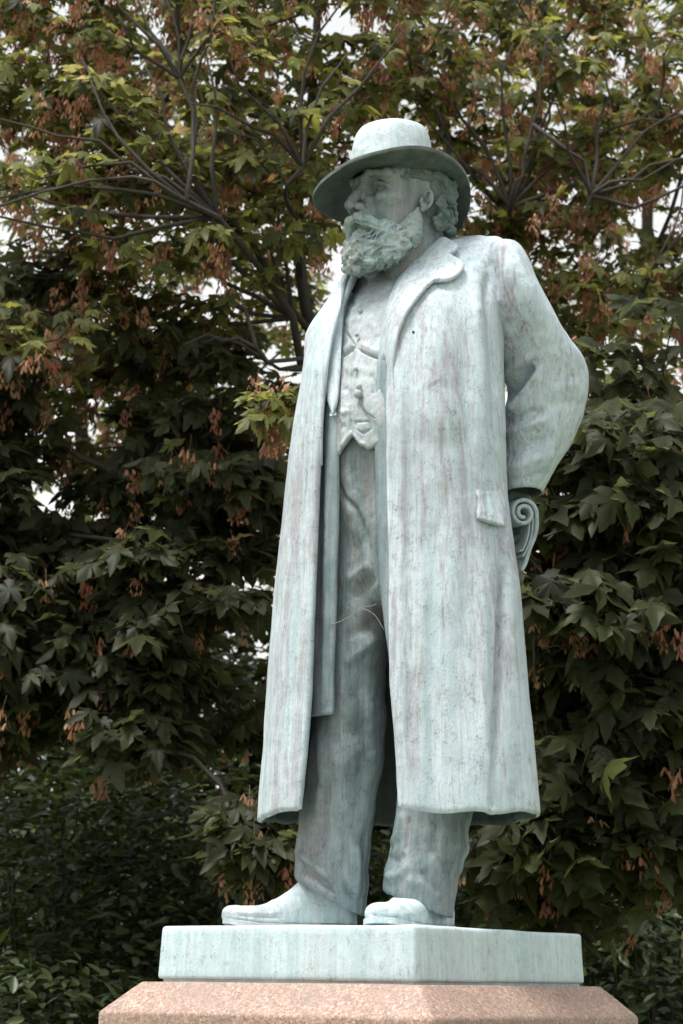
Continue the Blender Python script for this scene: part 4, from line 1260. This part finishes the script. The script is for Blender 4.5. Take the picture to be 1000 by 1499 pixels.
def place_singles(name, tmpl, vi, pos, size, r, t, n, tint, mat, parent, base, sel, tag_):
    for i in sel:
        tb = float(np.clip(np.round(tint[i] * 12) / 12, 0, 1))
        me = tmpl_mesh((tag_, int(vi[i]), tb), name, tmpl[int(vi[i])], tb, mat)
        o = bpy.data.objects.new(name, me); COL.objects.link(o); o.parent = parent
        M = Matrix.Identity(4); s = float(size[i]); p = pos[i] - base
        for k in range(3):
            M[k][0] = r[i][k] * s; M[k][1] = t[i][k] * s; M[k][2] = n[i][k] * s; M[k][3] = p[k]
        o.matrix_local = M

def pick_largest(pos, size, count):
    px, py = proj(pos); d = pos[:, 1]
    vis = (px > 5) & (px < 995) & (py > 5) & (py < 1490) & ~((px > 400) & (px < 790) & (py > 360) & (py < 1440)) & ~((px > 460) & (px < 690) & (py > 180) & (py < 360))
    score = np.where(vis, size / d, 0)
    o = np.argsort(-score)[:count]
    return o[score[o] > 0]

def noise01(p, s, seed): return 0.5 + 0.5 * np.clip(wob(p, s, seed), -1, 1)

def sample_crown(blobs, n, r, seed, clump=0.45):
    """blobs: (px, py, Y, half px, half py, half Y, weight)"""
    b = np.array(blobs, float); w = b[:, 6] / b[:, 6].sum()
    out = []
    while len(out) < n:
        k = r.choice(len(b), p=w)
        q = r.normal(size=3); q *= r.uniform() ** (1 / 3) / np.linalg.norm(q)
        P = unproj(b[k, 0] + q[0] * b[k, 3], b[k, 1] + q[1] * b[k, 4], b[k, 2] + q[2] * b[k, 5])
        if P[2] < 0.5 or P[1] < 6.85: continue
        if noise01(P[None], 3.2, seed)[0] < clump * r.uniform(0.2, 1.2): continue
        out.append(P)
    return np.array(out)

def fan(o, Y, a0, a1, n, lo, hi, seed):
    """thin boughs arching out of one fork"""
    r = np.random.default_rng(seed); out = []
    for a in np.linspace(a0, a1, n):
        a = rad(a + r.normal(0, 5)); L = r.uniform(lo, hi); b = r.uniform(-0.5, 0.5); yy = Y + r.uniform(-.25, .25)
        pts = [(o[0], o[1], Y)]
        for q in np.linspace(0.2, 1, 6):
            aa = a + b * (q - 0.3)
            pts.append((o[0] + L * q * math.cos(aa) + r.normal(0, 4), o[1] - L * q * math.sin(aa) + r.normal(0, 4), Y + (yy - Y) * q))
        out.append(pts)
    return out

def sycamore(label, base_xy, trunk, limbs, blobs, ntips, seed, trunk_r=0.12, leaf_len=0.135, nleaf=16, seedp=0.5, tint_hi=0.0, group='sycamores behind the statue', clump=0.45, singles=300):
    r = np.random.default_rng(seed)
    base = np.array([base_xy[0], base_xy[1], 0.0])
    root = thing('sycamore_tree', label, 'tree', tuple(base), group)
    pos, par, rid, chains = [], [], [], []
    def add_chain(pts, parent_i, rootid, fixed=None):
        idx = [parent_i] if parent_i is not None else []
        for p in pts:
            pos.append(p); par.append(idx[-1] if idx else -1); rid.append(rootid); idx.append(len(pos) - 1)
        chains.append((idx, rootid, fixed))
        return idx
    tp = [base + [0, 0, -0.05]] + [unproj(*q) for q in trunk]
    L = np.sum(np.linalg.norm(np.diff(np.array(tp), axis=0), axis=1))
    tpts = catmull(np.array(tp), max(8, int(L / 0.15)))
    add_chain(list(tpts), None, 0, 'trunk')
    for i, lm in enumerate(limbs):
        lp = np.array([unproj(*q) for q in lm])
        A = np.array(pos)
        j = int(np.argmin(np.linalg.norm(A - lp[0], axis=1)))
        ctrl = np.vstack([A[j], lp]) if np.linalg.norm(A[j] - lp[0]) > 0.1 else np.vstack([A[j], lp[1:]])
        L = np.sum(np.linalg.norm(np.diff(ctrl, axis=0), axis=1))
        q = catmull(ctrl, max(5, int(L / 0.13)))[1:]
        q = q + r.normal(0, 0.012, q.shape)
        add_chain(list(q), j, i + 1, 'limb')
    tips = sample_crown(blobs, ntips, r, seed, clump)
    A0 = np.array(pos)
    dist = np.array([np.min(np.linalg.norm(A0 - t, axis=1)) for t in tips])
    order = np.argsort(dist + r.uniform(0, 0.25, len(dist)))
    buf = np.zeros((len(pos) + ntips * 14, 3)); buf[:len(pos)] = A0
    tipchains = []
    for oi in order:
        t = tips[oi]; n = len(pos)
        d = buf[:n] - t
        dd = np.linalg.norm(d, axis=1) + 0.25 * np.clip(d[:, 2], 0, None)     # prefer coming from below
        j = int(np.argmin(dd)); a = buf[j]
        D_ = np.linalg.norm(t - a)
        ns = int(np.clip(D_ / 0.13, 2, 12))
        pd = (a - buf[par[j]]) if par[j] >= 0 else np.array([0, 0, 1.0])
        pd = unit(pd); side = unit(r.normal(size=3))
        mid = a + pd * D_ * 0.3 + (t - a) * 0.25 + side * 0.1 * D_ + np.array([0, 0, 0.10 * D_])
        s = np.linspace(0, 1, ns + 1)[1:, None]
        q = (1 - s)**2 * a + 2 * s * (1 - s) * mid + s**2 * t + r.normal(0, 0.010, (ns, 3))
        idx = add_chain(list(q), j, rid[j])
        buf[n:n + ns] = q
        tipchains.append(idx)
    P = np.array(pos); par_a = np.array(par)
    # pipe-model radii
    acc = np.zeros(len(P)); kids = np.zeros(len(P), int)
    for p in par_a:
        if p >= 0: kids[p] += 1
    acc[kids == 0] = 0.0034 ** 2.9
    for i in range(len(P) - 1, -1, -1):
        if par_a[i] >= 0: acc[par_a[i]] += acc[i]
    rad_n = acc ** (1 / 2.9)
    meshes = {}
    for idx, rt, fixed in chains:
        pts = P[idx]; rr = rad_n[idx].copy()
        if fixed == 'trunk':
            rr = np.maximum(rr, np.linspace(trunk_r, trunk_r * 0.35, len(rr)))
            rad_n[idx] = rr; ns = 14
        else:
            if fixed == 'limb': rr = np.clip(rr, np.linspace(.010, .0035, len(rr)), 0.02)
            rr[0] = min(rr[0], rr[1] * 1.15) if len(rr) > 1 else rr[0]
            ns = 8 if rr.max() > 0.02 else (5 if rr.max() > 0.008 else 3)
        if fixed != 'trunk' and len(pts) < 2: continue
        meshes.setdefault((0 if rt == 0 else rt + 100), []).append(tube(pts, rr, ns))
    for k, parts in meshes.items():
        V, F = join(parts)
        link('trunk' if k == 0 else 'limb', mesh_np('wood', V - base, F), M_BARK, root)
    # leaves in opposite pairs along the twig ends
    lp, ld = [], []
    sp = []
    for idx in tipchains:
        pts = P[idx]
        seg = np.linalg.norm(np.diff(pts, axis=0), axis=1); cum = np.concatenate([[0], np.cumsum(seg)]); tot = cum[-1]
        az = r.uniform(0, 6.28)
        nl = int(nleaf * r.uniform(0.7, 1.2))
        for i in range(nl // 2):
            s = tot - 0.01 - i * r.uniform(0.045, 0.075)
            if s < 0: s = r.uniform(0, tot)
            p = np.array([np.interp(s, cum, pts[:, k]) for k in range(3)])
            az += 1.57 + r.normal(0, .3)
            for sg in (0, math.pi):
                dv = np.array([math.cos(az + sg), math.sin(az + sg), r.normal(0.0, .35)])
                lp.append(p); ld.append(dv)
        sd_ = seedp * min(1.0, max(0.3, 2.4 * noise01(pts[-1][None], 2.6, seed + 9)[0] - 0.3))
        if r.uniform() < sd_: sp.append(pts[-1] + r.normal(0, 0.03, 3))
        if r.uniform() < sd_ * 0.45: sp.append(pts[-1] + r.normal(0, 0.09, 3))
        if r.uniform() < sd_ * 0.7: sp.append(pts[-max(2, len(pts) // 2)] + r.normal(0, 0.04, 3))
    lp = np.array(lp); ld = unit(np.array(ld)); n = len(lp)
    size = leaf_len * (0.4 + 0.85 * r.beta(2.2, 1.6, n))
    pet = size * 0.75
    bpos = lp + ld * pet[:, None] * 0.95
    tdir = ld * np.array([1, 1, 0.6]) + np.column_stack([r.normal(0, .25, n), r.normal(-0.15, .25, n), r.normal(-0.55, .35, n)])
    ndir = np.column_stack([r.normal(0, .38, n), r.normal(-0.42, .35, n), r.normal(0.78, .28, n)])
    R_, T_, N_ = frames(tdir, ndir)
    tint = np.clip(r.beta(2.2, 2.6, n) * (0.55 if tint_hi < 0.1 else 0.85) + tint_hi * r.uniform(0, 1, n), 0, 0.9)  # shade put into the tint: low hanging trees darker, high crowns lighter
    sick = r.uniform(size=n) < (0.004 if tint_hi < 0.1 else 0.02)
    tint[sick] = r.uniform(0.92, 1.0, sick.sum())
    vi = r.integers(0, 5, n)
    sel = pick_largest(bpos, size, singles)
    place_singles('leaf', SYC, vi, bpos, size, R_, T_, N_, tint, M_SYC, root, base, sel, 'syc')
    rest = np.setdiff1d(np.arange(n), sel)
    bake('foliage', SYC, vi[rest], bpos[rest], size[rest], R_[rest], T_[rest], N_[rest], tint[rest], M_SYC, root, base)
    if sp:
        sp = np.array(sp); n = len(sp)
        size = r.uniform(0.07, 0.12, n)
        tdir = np.column_stack([r.normal(0, .25, n), r.normal(0, .25, n), np.ones(n)])
        az = r.uniform(0, 6.28, n); ndir = np.column_stack([np.cos(az), np.sin(az), 0 * az])
        R_, T_, N_ = frames(tdir, ndir); vi = r.integers(0, 3, n); tint = r.uniform(0, 1, n)
        sel = pick_largest(sp, size, 120)
        place_singles('seed_cluster', SEEDS, vi, sp, size, R_, T_, N_, tint, M_SEED, root, base, sel, 'seed')
        rest = np.setdiff1d(np.arange(n), sel)
        if len(rest): bake('seed_clusters', SEEDS, vi[rest], sp[rest], size[rest], R_[rest], T_[rest], N_[rest], tint[rest], M_SEED, root, base)
    return root

sycamore('sycamore with dark crooked limbs spreading left and right behind the hat', (unproj(525, 1400, 9.1)[0], 9.1),
         [(520, 900, 9.1), (500, 650, 9.05), (472, 520, 9.0), (445, 440, 9.0), (436, 300, 9.0), (450, 200, 9.05), (462, 60, 9.1), (470, -120, 9.2), (480, -350, 9.3)],
         [[(460, 500, 9.0), (405, 425, 8.9), (350, 345, 8.8), (300, 305, 8.7), (235, 270, 8.6), (150, 272, 8.6), (60, 268, 8.6), (-60, 290, 8.6)],
          [(300, 305, 8.7), (245, 280, 8.7), (190, 240, 8.7), (150, 165, 8.7), (120, 90, 8.8)],
          [(440, 420, 9.0), (420, 300, 8.8), (385, 210, 8.8), (350, 190, 8.8)],
          [(480, 530, 9.0), (560, 420, 9.3), (620, 300, 9.5), (660, 200, 9.6), (600, 90, 9.7), (570, -40, 9.8)],
          [(455, 190, 9.0), (400, 180, 9.0), (330, 150, 9.0), (275, 110, 9.0), (262, 30, 9.0), (250, -60, 9.0)],
          [(470, 540, 9.0), (420, 540, 8.6), (340, 490, 8.4), (290, 500, 8.4)],
          [(500, 620, 9.05), (440, 640, 8.2), (410, 600, 7.5), (395, 570, 7.2)],
          [(420, 430, 8.6), (305, 312, 8.0), (260, 290, 7.9), (215, 263, 7.9), (160, 260, 7.9), (100, 270, 7.9), (40, 285, 7.9), (-40, 310, 8.0)],
          [(300, 307, 8.0), (240, 268, 7.95), (190, 242, 7.95), (130, 246, 7.95), (60, 262, 8.0)],
          [(290, 300, 8.0), (215, 255, 7.95), (175, 205, 7.95), (150, 165, 8.0), (132, 120, 8.0)],
          [(284, 296, 8.0), (288, 190, 8.1), (266, 110, 8.1), (258, 40, 8.1), (240, -20, 8.1)],
          [(266, 112, 8.1), (222, 60, 8.1), (190, 20, 8.1), (160, -30, 8.1)],
          [(436, 330, 8.9), (422, 285, 8.2), (396, 230, 8.15), (360, 203, 8.15), (325, 186, 8.15)],
          [(425, 290, 8.2), (440, 232, 8.15), (456, 190, 8.15), (470, 130, 8.2), (505, 70, 8.3)],
          [(470, 520, 9.0), (400, 538, 8.3), (368, 506, 8.2), (322, 492, 8.2), (270, 505, 8.2)],
          [(368, 506, 8.2), (350, 455, 8.3), (330, 410, 8.3)]] + fan((298, 305), 8.05, 85, 200, 8, 220, 400, 31) + fan((430, 470), 8.7, 95, 185, 6, 180, 330, 32) + fan((262, 120), 8.15, 50, 150, 4, 120, 200, 33) + fan((440, 235), 8.2, 60, 150, 4, 150, 260, 34),
         [(280, 60, 9.0, 360, 260, 0.9, 5), (150, 220, 8.7, 230, 170, 0.7, 2.2), (300, 330, 8.7, 220, 150, 0.7, 1.6), (520, 60, 9.5, 230, 210, 0.8, 2.4), (120, 480, 8.8, 260, 110, 0.7, 1.0), (200, 600, 9.0, 260, 110, 0.6, 0.6), (398, 590, 7.25, 38, 55, 0.2, 0.16), (330, 520, 9.2, 150, 130, 0.5, 0.9), (400, 270, 9.5, 130, 190, 0.6, 1.6), (230, 60, 9.6, 120, 120, 0.5, 0.8), (20, 120, 8.9, 150, 260, 0.6, 1.2), (320, -120, 9.2, 450, 130, 0.9, 1.5), (-60, 300, 8.9, 110, 260, 0.6, 1.2)],
         620, 101, 0.035, leaf_len=0.08, nleaf=12, seedp=1.0, tint_hi=0.5, clump=0.2)
sycamore('forked sycamore with a dark trunk rising beside the coat sleeve', (unproj(820, 1400, 10.2)[0], 10.2),
         [(815, 900, 10.2), (800, 620, 10.2), (775, 440, 10.2), (755, 330, 10.1), (775, 230, 10.1), (792, 130, 10.1), (796, 20, 10.1), (800, -200, 10.2)],
         [[(775, 440, 10.2), (845, 400, 10.1), (872, 330, 10.1), (862, 240, 10.1), (800, 190, 10.0), (780, 150, 10)],
          [(755, 330, 10.1), (735, 300, 10.0), (690, 240, 9.9), (640, 180, 9.9), (600, 130, 9.9), (560, 150, 9.9)],
          [(800, 560, 10.2), (900, 480, 9.9), (960, 380, 9.8), (1000, 260, 9.8), (1060, 160, 9.8)],
          [(870, 330, 10.1), (920, 270, 10.0), (960, 260, 9.9), (1020, 200, 9.9)],
          [(790, 100, 10.1), (860, 20, 10.1), (900, -80, 10.1)],
          [(758, 335, 10.0), (745, 300, 9.1), (762, 250, 9.05), (776, 205, 9.05), (789, 150, 9.05), (800, 60, 9.1)],
          [(790, 175, 9.05), (822, 212, 9.0), (858, 240, 9.0), (872, 285, 9.0), (864, 330, 9.0)], [(872, 290, 9.0), (905, 268, 9.0), (935, 262, 9.0), (990, 240, 9.0)],
          [(735, 300, 9.6), (690, 252, 9.1), (652, 205, 9.1), (622, 165, 9.1), (598, 140, 9.1)], [(930, 470, 9.6), (960, 385, 9.1), (986, 330, 9.1), (1004, 255, 9.1)]] + fan((762, 300), 9.15, 30, 140, 7, 200, 380, 35) + fan((870, 300), 9.05, 10, 110, 5, 140, 280, 36) + fan((930, 470), 9.5, 40, 130, 4, 160, 300, 37),
         [(800, 80, 10.0, 330, 230, 1.0, 4), (820, 300, 9.9, 260, 190, 0.8, 2.2), (930, 480, 9.7, 190, 160, 0.7, 1.4), (1010, 200, 9.8, 160, 260, 0.8, 1.2), (800, -120, 10.2, 400, 130, 0.9, 1.2)],
         420, 102, 0.04, leaf_len=0.08, nleaf=12, seedp=1.0, tint_hi=0.5, clump=0.2)
sycamore('tall slender sycamore whose grey trunk stands behind the forked one', (unproj(960, 1400, 13.2)[0], 13.2),
         [(965, 1000, 13.2), (955, 700, 13.2), (948, 400, 13.2), (950, 200, 13.2), (940, 60, 13.2), (935, -200, 13.2), (930, -500, 13.3)],
         [[(950, 380, 13.2), (880, 260, 13.0), (840, 140, 13.0)], [(950, 500, 13.2), (1020, 380, 13.0), (1080, 250, 13.0)], [(955, 640, 13.2), (880, 560, 12.8), (820, 520, 12.6)],
          [(945, 120, 13.2), (870, 20, 13.0), (820, -100, 13.0)], [(955, 560, 13.2), (1050, 520, 12.9), (1120, 500, 12.8)]],
         [(900, 150, 13.2, 280, 300, 1.2, 3), (900, 520, 12.8, 260, 190, 1.0, 1.8), (680, 120, 13.5, 180, 260, 1.0, 1.2), (920, -150, 13.2, 350, 120, 1.0, .8)],
         200, 103, 0.05, leaf_len=0.088, nleaf=11, seedp=0.6, tint_hi=0.5, clump=0.2)
sycamore('thin trunked sycamore behind the spreading limbs, above the laurels', (unproj(110, 1400, 12.4)[0], 12.4),
         [(112, 1000, 12.4), (118, 700, 12.4), (122, 500, 12.4), (128, 340, 12.4), (120, 180, 12.4), (105, 20, 12.4), (100, -250, 12.4)],
         [[(118, 640, 12.4), (60, 520, 12.2), (20, 420, 12.1), (-20, 330, 12.0)], [(120, 560, 12.4), (180, 480, 12.3), (230, 380, 12.2), (260, 300, 12.2)], [(122, 440, 12.4), (70, 340, 12.2), (30, 300, 12.2)],
          [(115, 740, 12.4), (200, 690, 12.0), (300, 640, 11.9), (340, 560, 11.9), (365, 440, 11.9)], [(300, 640, 11.9), (310, 560, 11.8), (350, 430, 11.8), (390, 360, 11.8)], [(330, 580, 11.9), (400, 520, 11.9), (430, 500, 11.9)]],
         [(120, 150, 12.4, 280, 260, 1.1, 2.4), (100, 480, 12.2, 230, 170, 0.9, 1.5), (330, 500, 12.0, 170, 170, 0.8, 2.0), (180, 520, 12.2, 180, 120, 0.8, 1.4), (220, 720, 12.0, 300, 90, 0.9, 1.4), (420, 200, 12.6, 160, 240, 0.9, 1.0), (120, -150, 12.4, 350, 120, 1.0, .8), (-40, 420, 12.4, 140, 320, .9, 1.0)],
         310, 104, 0.045, leaf_len=0.088, nleaf=11, seedp=0.6, tint_hi=0.5, clump=0.2)
sycamore('sycamore with big drooping leaves and brown keys beside the paper roll', (2.75, 8.7),
         [(1700, 1100, 8.7), (1680, 600, 8.7), (1640, 200, 8.7), (1600, -200, 8.7)],
         [[(1500, 520, 8.6), (1200, 540, 8.0), (1000, 590, 7.75), (900, 620, 7.6), (830, 640, 7.5)], [(1450, 680, 8.5), (1150, 700, 7.9), (980, 760, 7.6), (860, 770, 7.4), (800, 790, 7.35)],
          [(1400, 860, 8.4), (1120, 880, 7.8), (960, 930, 7.55), (860, 930, 7.4), (800, 960, 7.35)], [(1400, 980, 8.3), (1150, 1000, 7.8), (1000, 1080, 7.6), (900, 1130, 7.5), (830, 1160, 7.4)],
          [(1150, 1000, 7.8), (1000, 1180, 7.6), (920, 1240, 7.5), (850, 1280, 7.5)], [(1000, 760, 7.6), (880, 860, 7.4), (790, 900, 7.35), (785, 1000, 7.35)]],
         [(920, 690, 7.7, 170, 130, 0.4, 2.0), (930, 540, 8.3, 130, 100, 0.5, 0.5), (880, 850, 7.6, 160, 120, 0.35, 1.8), (900, 1050, 7.7, 170, 150, 0.4, 1.8), (880, 1240, 7.7, 160, 130, 0.35, 1.5), (1080, 900, 7.9, 160, 350, 0.4, 1.6), (760, 1150, 7.8, 120, 180, 0.3, 0.6)],
         340, 105, 0.13, leaf_len=0.125, nleaf=14, seedp=0.8, tint_hi=0.05, clump=0.3)
sycamore('sycamore with grey-green leaf sprays hanging over the laurels', (-3.0, 9.4),
         [(-700, 1100, 9.4), (-680, 600, 9.4), (-640, 200, 9.4), (-620, -200, 9.4)],
         [[(-500, 500, 9.3), (-150, 520, 9.0), (20, 600, 8.8), (140, 680, 8.7), (260, 740, 8.6)], [(-480, 640, 9.2), (-150, 680, 9.0), (60, 770, 8.7), (200, 850, 8.5), (330, 880, 8.4)],
          [(-460, 760, 9.2), (-150, 800, 8.9), (0, 900, 8.6), (120, 980, 8.4), (200, 1060, 8.3)], [(60, 770, 8.7), (180, 790, 8.5), (300, 800, 8.4), (400, 830, 8.4)], [(-150, 520, 9.0), (0, 420, 8.8), (100, 400, 8.8)]],
         [(120, 700, 8.8, 250, 150, 0.6, 2.2), (230, 560, 8.9, 220, 110, 0.5, 0.4), (200, 880, 8.6, 230, 130, 0.5, 2.0), (20, 950, 8.7, 160, 170, 0.5, 1.2), (200, 1060, 8.4, 70, 80, 0.3, 0.5), (350, 760, 8.6, 120, 150, 0.5, 1.2), (20, 520, 8.9, 120, 160, 0.5, 1.0), (380, 1240, 8.0, 50, 60, 0.2, 0.35), (-100, 800, 9.0, 150, 350, 0.5, 1.0), (340, 960, 8.9, 110, 140, 0.4, 1.2)],
         560, 106, 0.13, leaf_len=0.104, nleaf=15, seedp=0.45, tint_hi=0.04, clump=0.35)

def laurel(label, px, Y, height, wid, seed, nleaf=19000, singles=300, leaf_len=0.072):
    r = np.random.default_rng(seed)
    b = unproj(px, 1438, Y); base = np.array([b[0], Y, 0.0])
    root = thing('laurel_shrub', label, 'shrub', tuple(base), 'dark laurels behind the pedestal')
    # stems
    parts = []
    ends = []
    for i in range(26):
        a = r.uniform(0, 6.28); rr = wid * r.uniform(0.1, 0.85); hgt = height * r.uniform(0.55, 0.98)
        e = base + np.array([math.cos(a) * rr, math.sin(a) * rr * 0.7, hgt])
        m = base + np.array([math.cos(a) * rr * 0.4, math.sin(a) * rr * 0.3, hgt * 0.5])
        q = catmull(np.array([base + r.normal(0, .05, 3) * [1, 1, 0], m, e]), 9)
        parts.append(tube(q, np.linspace(.018, .004, 9), 5)); ends.append(q)
    V, F = join(parts)
    link('stems', mesh_np('stems', V - base, F), M_BARK, root)
    # leaves: lumpy shell plus an inner fill
    n = nleaf
    th = r.uniform(0, 2 * np.pi, n); cz = r.uniform(0, 1, n)
    d = np.column_stack([np.cos(th) * np.sqrt(1 - cz**4), np.sin(th) * np.sqrt(1 - cz**4), cz])
    shell = np.where(r.uniform(size=n) < 0.72, r.uniform(0.80, 1.02, n), r.uniform(0.35, 0.85, n))
    p0 = d * np.array([wid, wid * 0.75, height])
    lumps = 1 + 0.13 * wob(p0 + seed, 3.0, seed) + 0.07 * wob(p0 + seed, 8.0, seed + 1)
    P = base + p0 * (shell * lumps)[:, None]
    P[:, 2] = np.clip(P[:, 2], 0.05, None)
    out = unit(d * np.array([1, 1, 0.8]))
    tdir = out * 0.9 + r.normal(0, .55, (n, 3)) + np.array([0, 0, 0.25])
    ndir = out * 0.5 + np.array([0, 0, 0.8]) + r.normal(0, .4, (n, 3))
    R_, T_, N_ = frames(tdir, ndir)
    size = leaf_len * r.uniform(0.6, 1.2, n)
    tint = np.clip(r.beta(2, 3, n) + 0.15 * (shell > 0.95), 0, 1)
    vi = np.zeros(n, int)
    sel = pick_largest(P, size, singles)
    place_singles('leaf', LAU, vi, P, size, R_, T_, N_, tint, M_LAUREL, root, base, sel, 'lau')
    rest = np.setdiff1d(np.arange(n), sel)
    bake('foliage', LAU, vi[rest], P[rest], size[rest], R_[rest], T_[rest], N_[rest], tint[rest], M_LAUREL, root, base)

laurel('broad glossy laurel under the hanging sycamore sprays', 60, 9.7, 2.55, 1.05, 201)
laurel('low laurel whose top shows just above the granite shoulder', 60, 8.6, 1.62, 0.75, 202, 13000)
laurel('laurel standing behind the toe of the outer shoe', 330, 9.9, 2.45, 1.0, 203)
laurel('laurel in deep shade behind the trouser legs', 620, 10.2, 2.5, 1.1, 204)
laurel('shaded laurel under the drooping big-leaved sycamore', 930, 9.6, 2.4, 1.05, 205)
laurel('tall dark laurel behind the thin trunked sycamore', -80, 13.4, 3.7, 1.7, 206, 19000, 120, 0.14)
laurel('tall dark laurel rising behind the skirt of the coat', 420, 13.6, 3.75, 1.8, 207, 19000, 120, 0.14)
laurel('tall dark laurel behind the grey slender trunk', 900, 14.2, 3.7, 1.8, 208, 19000, 120, 0.14)
laurel('tall dark laurel filling the gap behind the open coat front', 250, 12.4, 3.5, 1.5, 209, 17000, 120, 0.13)
laurel('tall dark laurel behind the paper roll and coat skirt', 720, 12.8, 3.6, 1.5, 210, 17000, 120, 0.13)
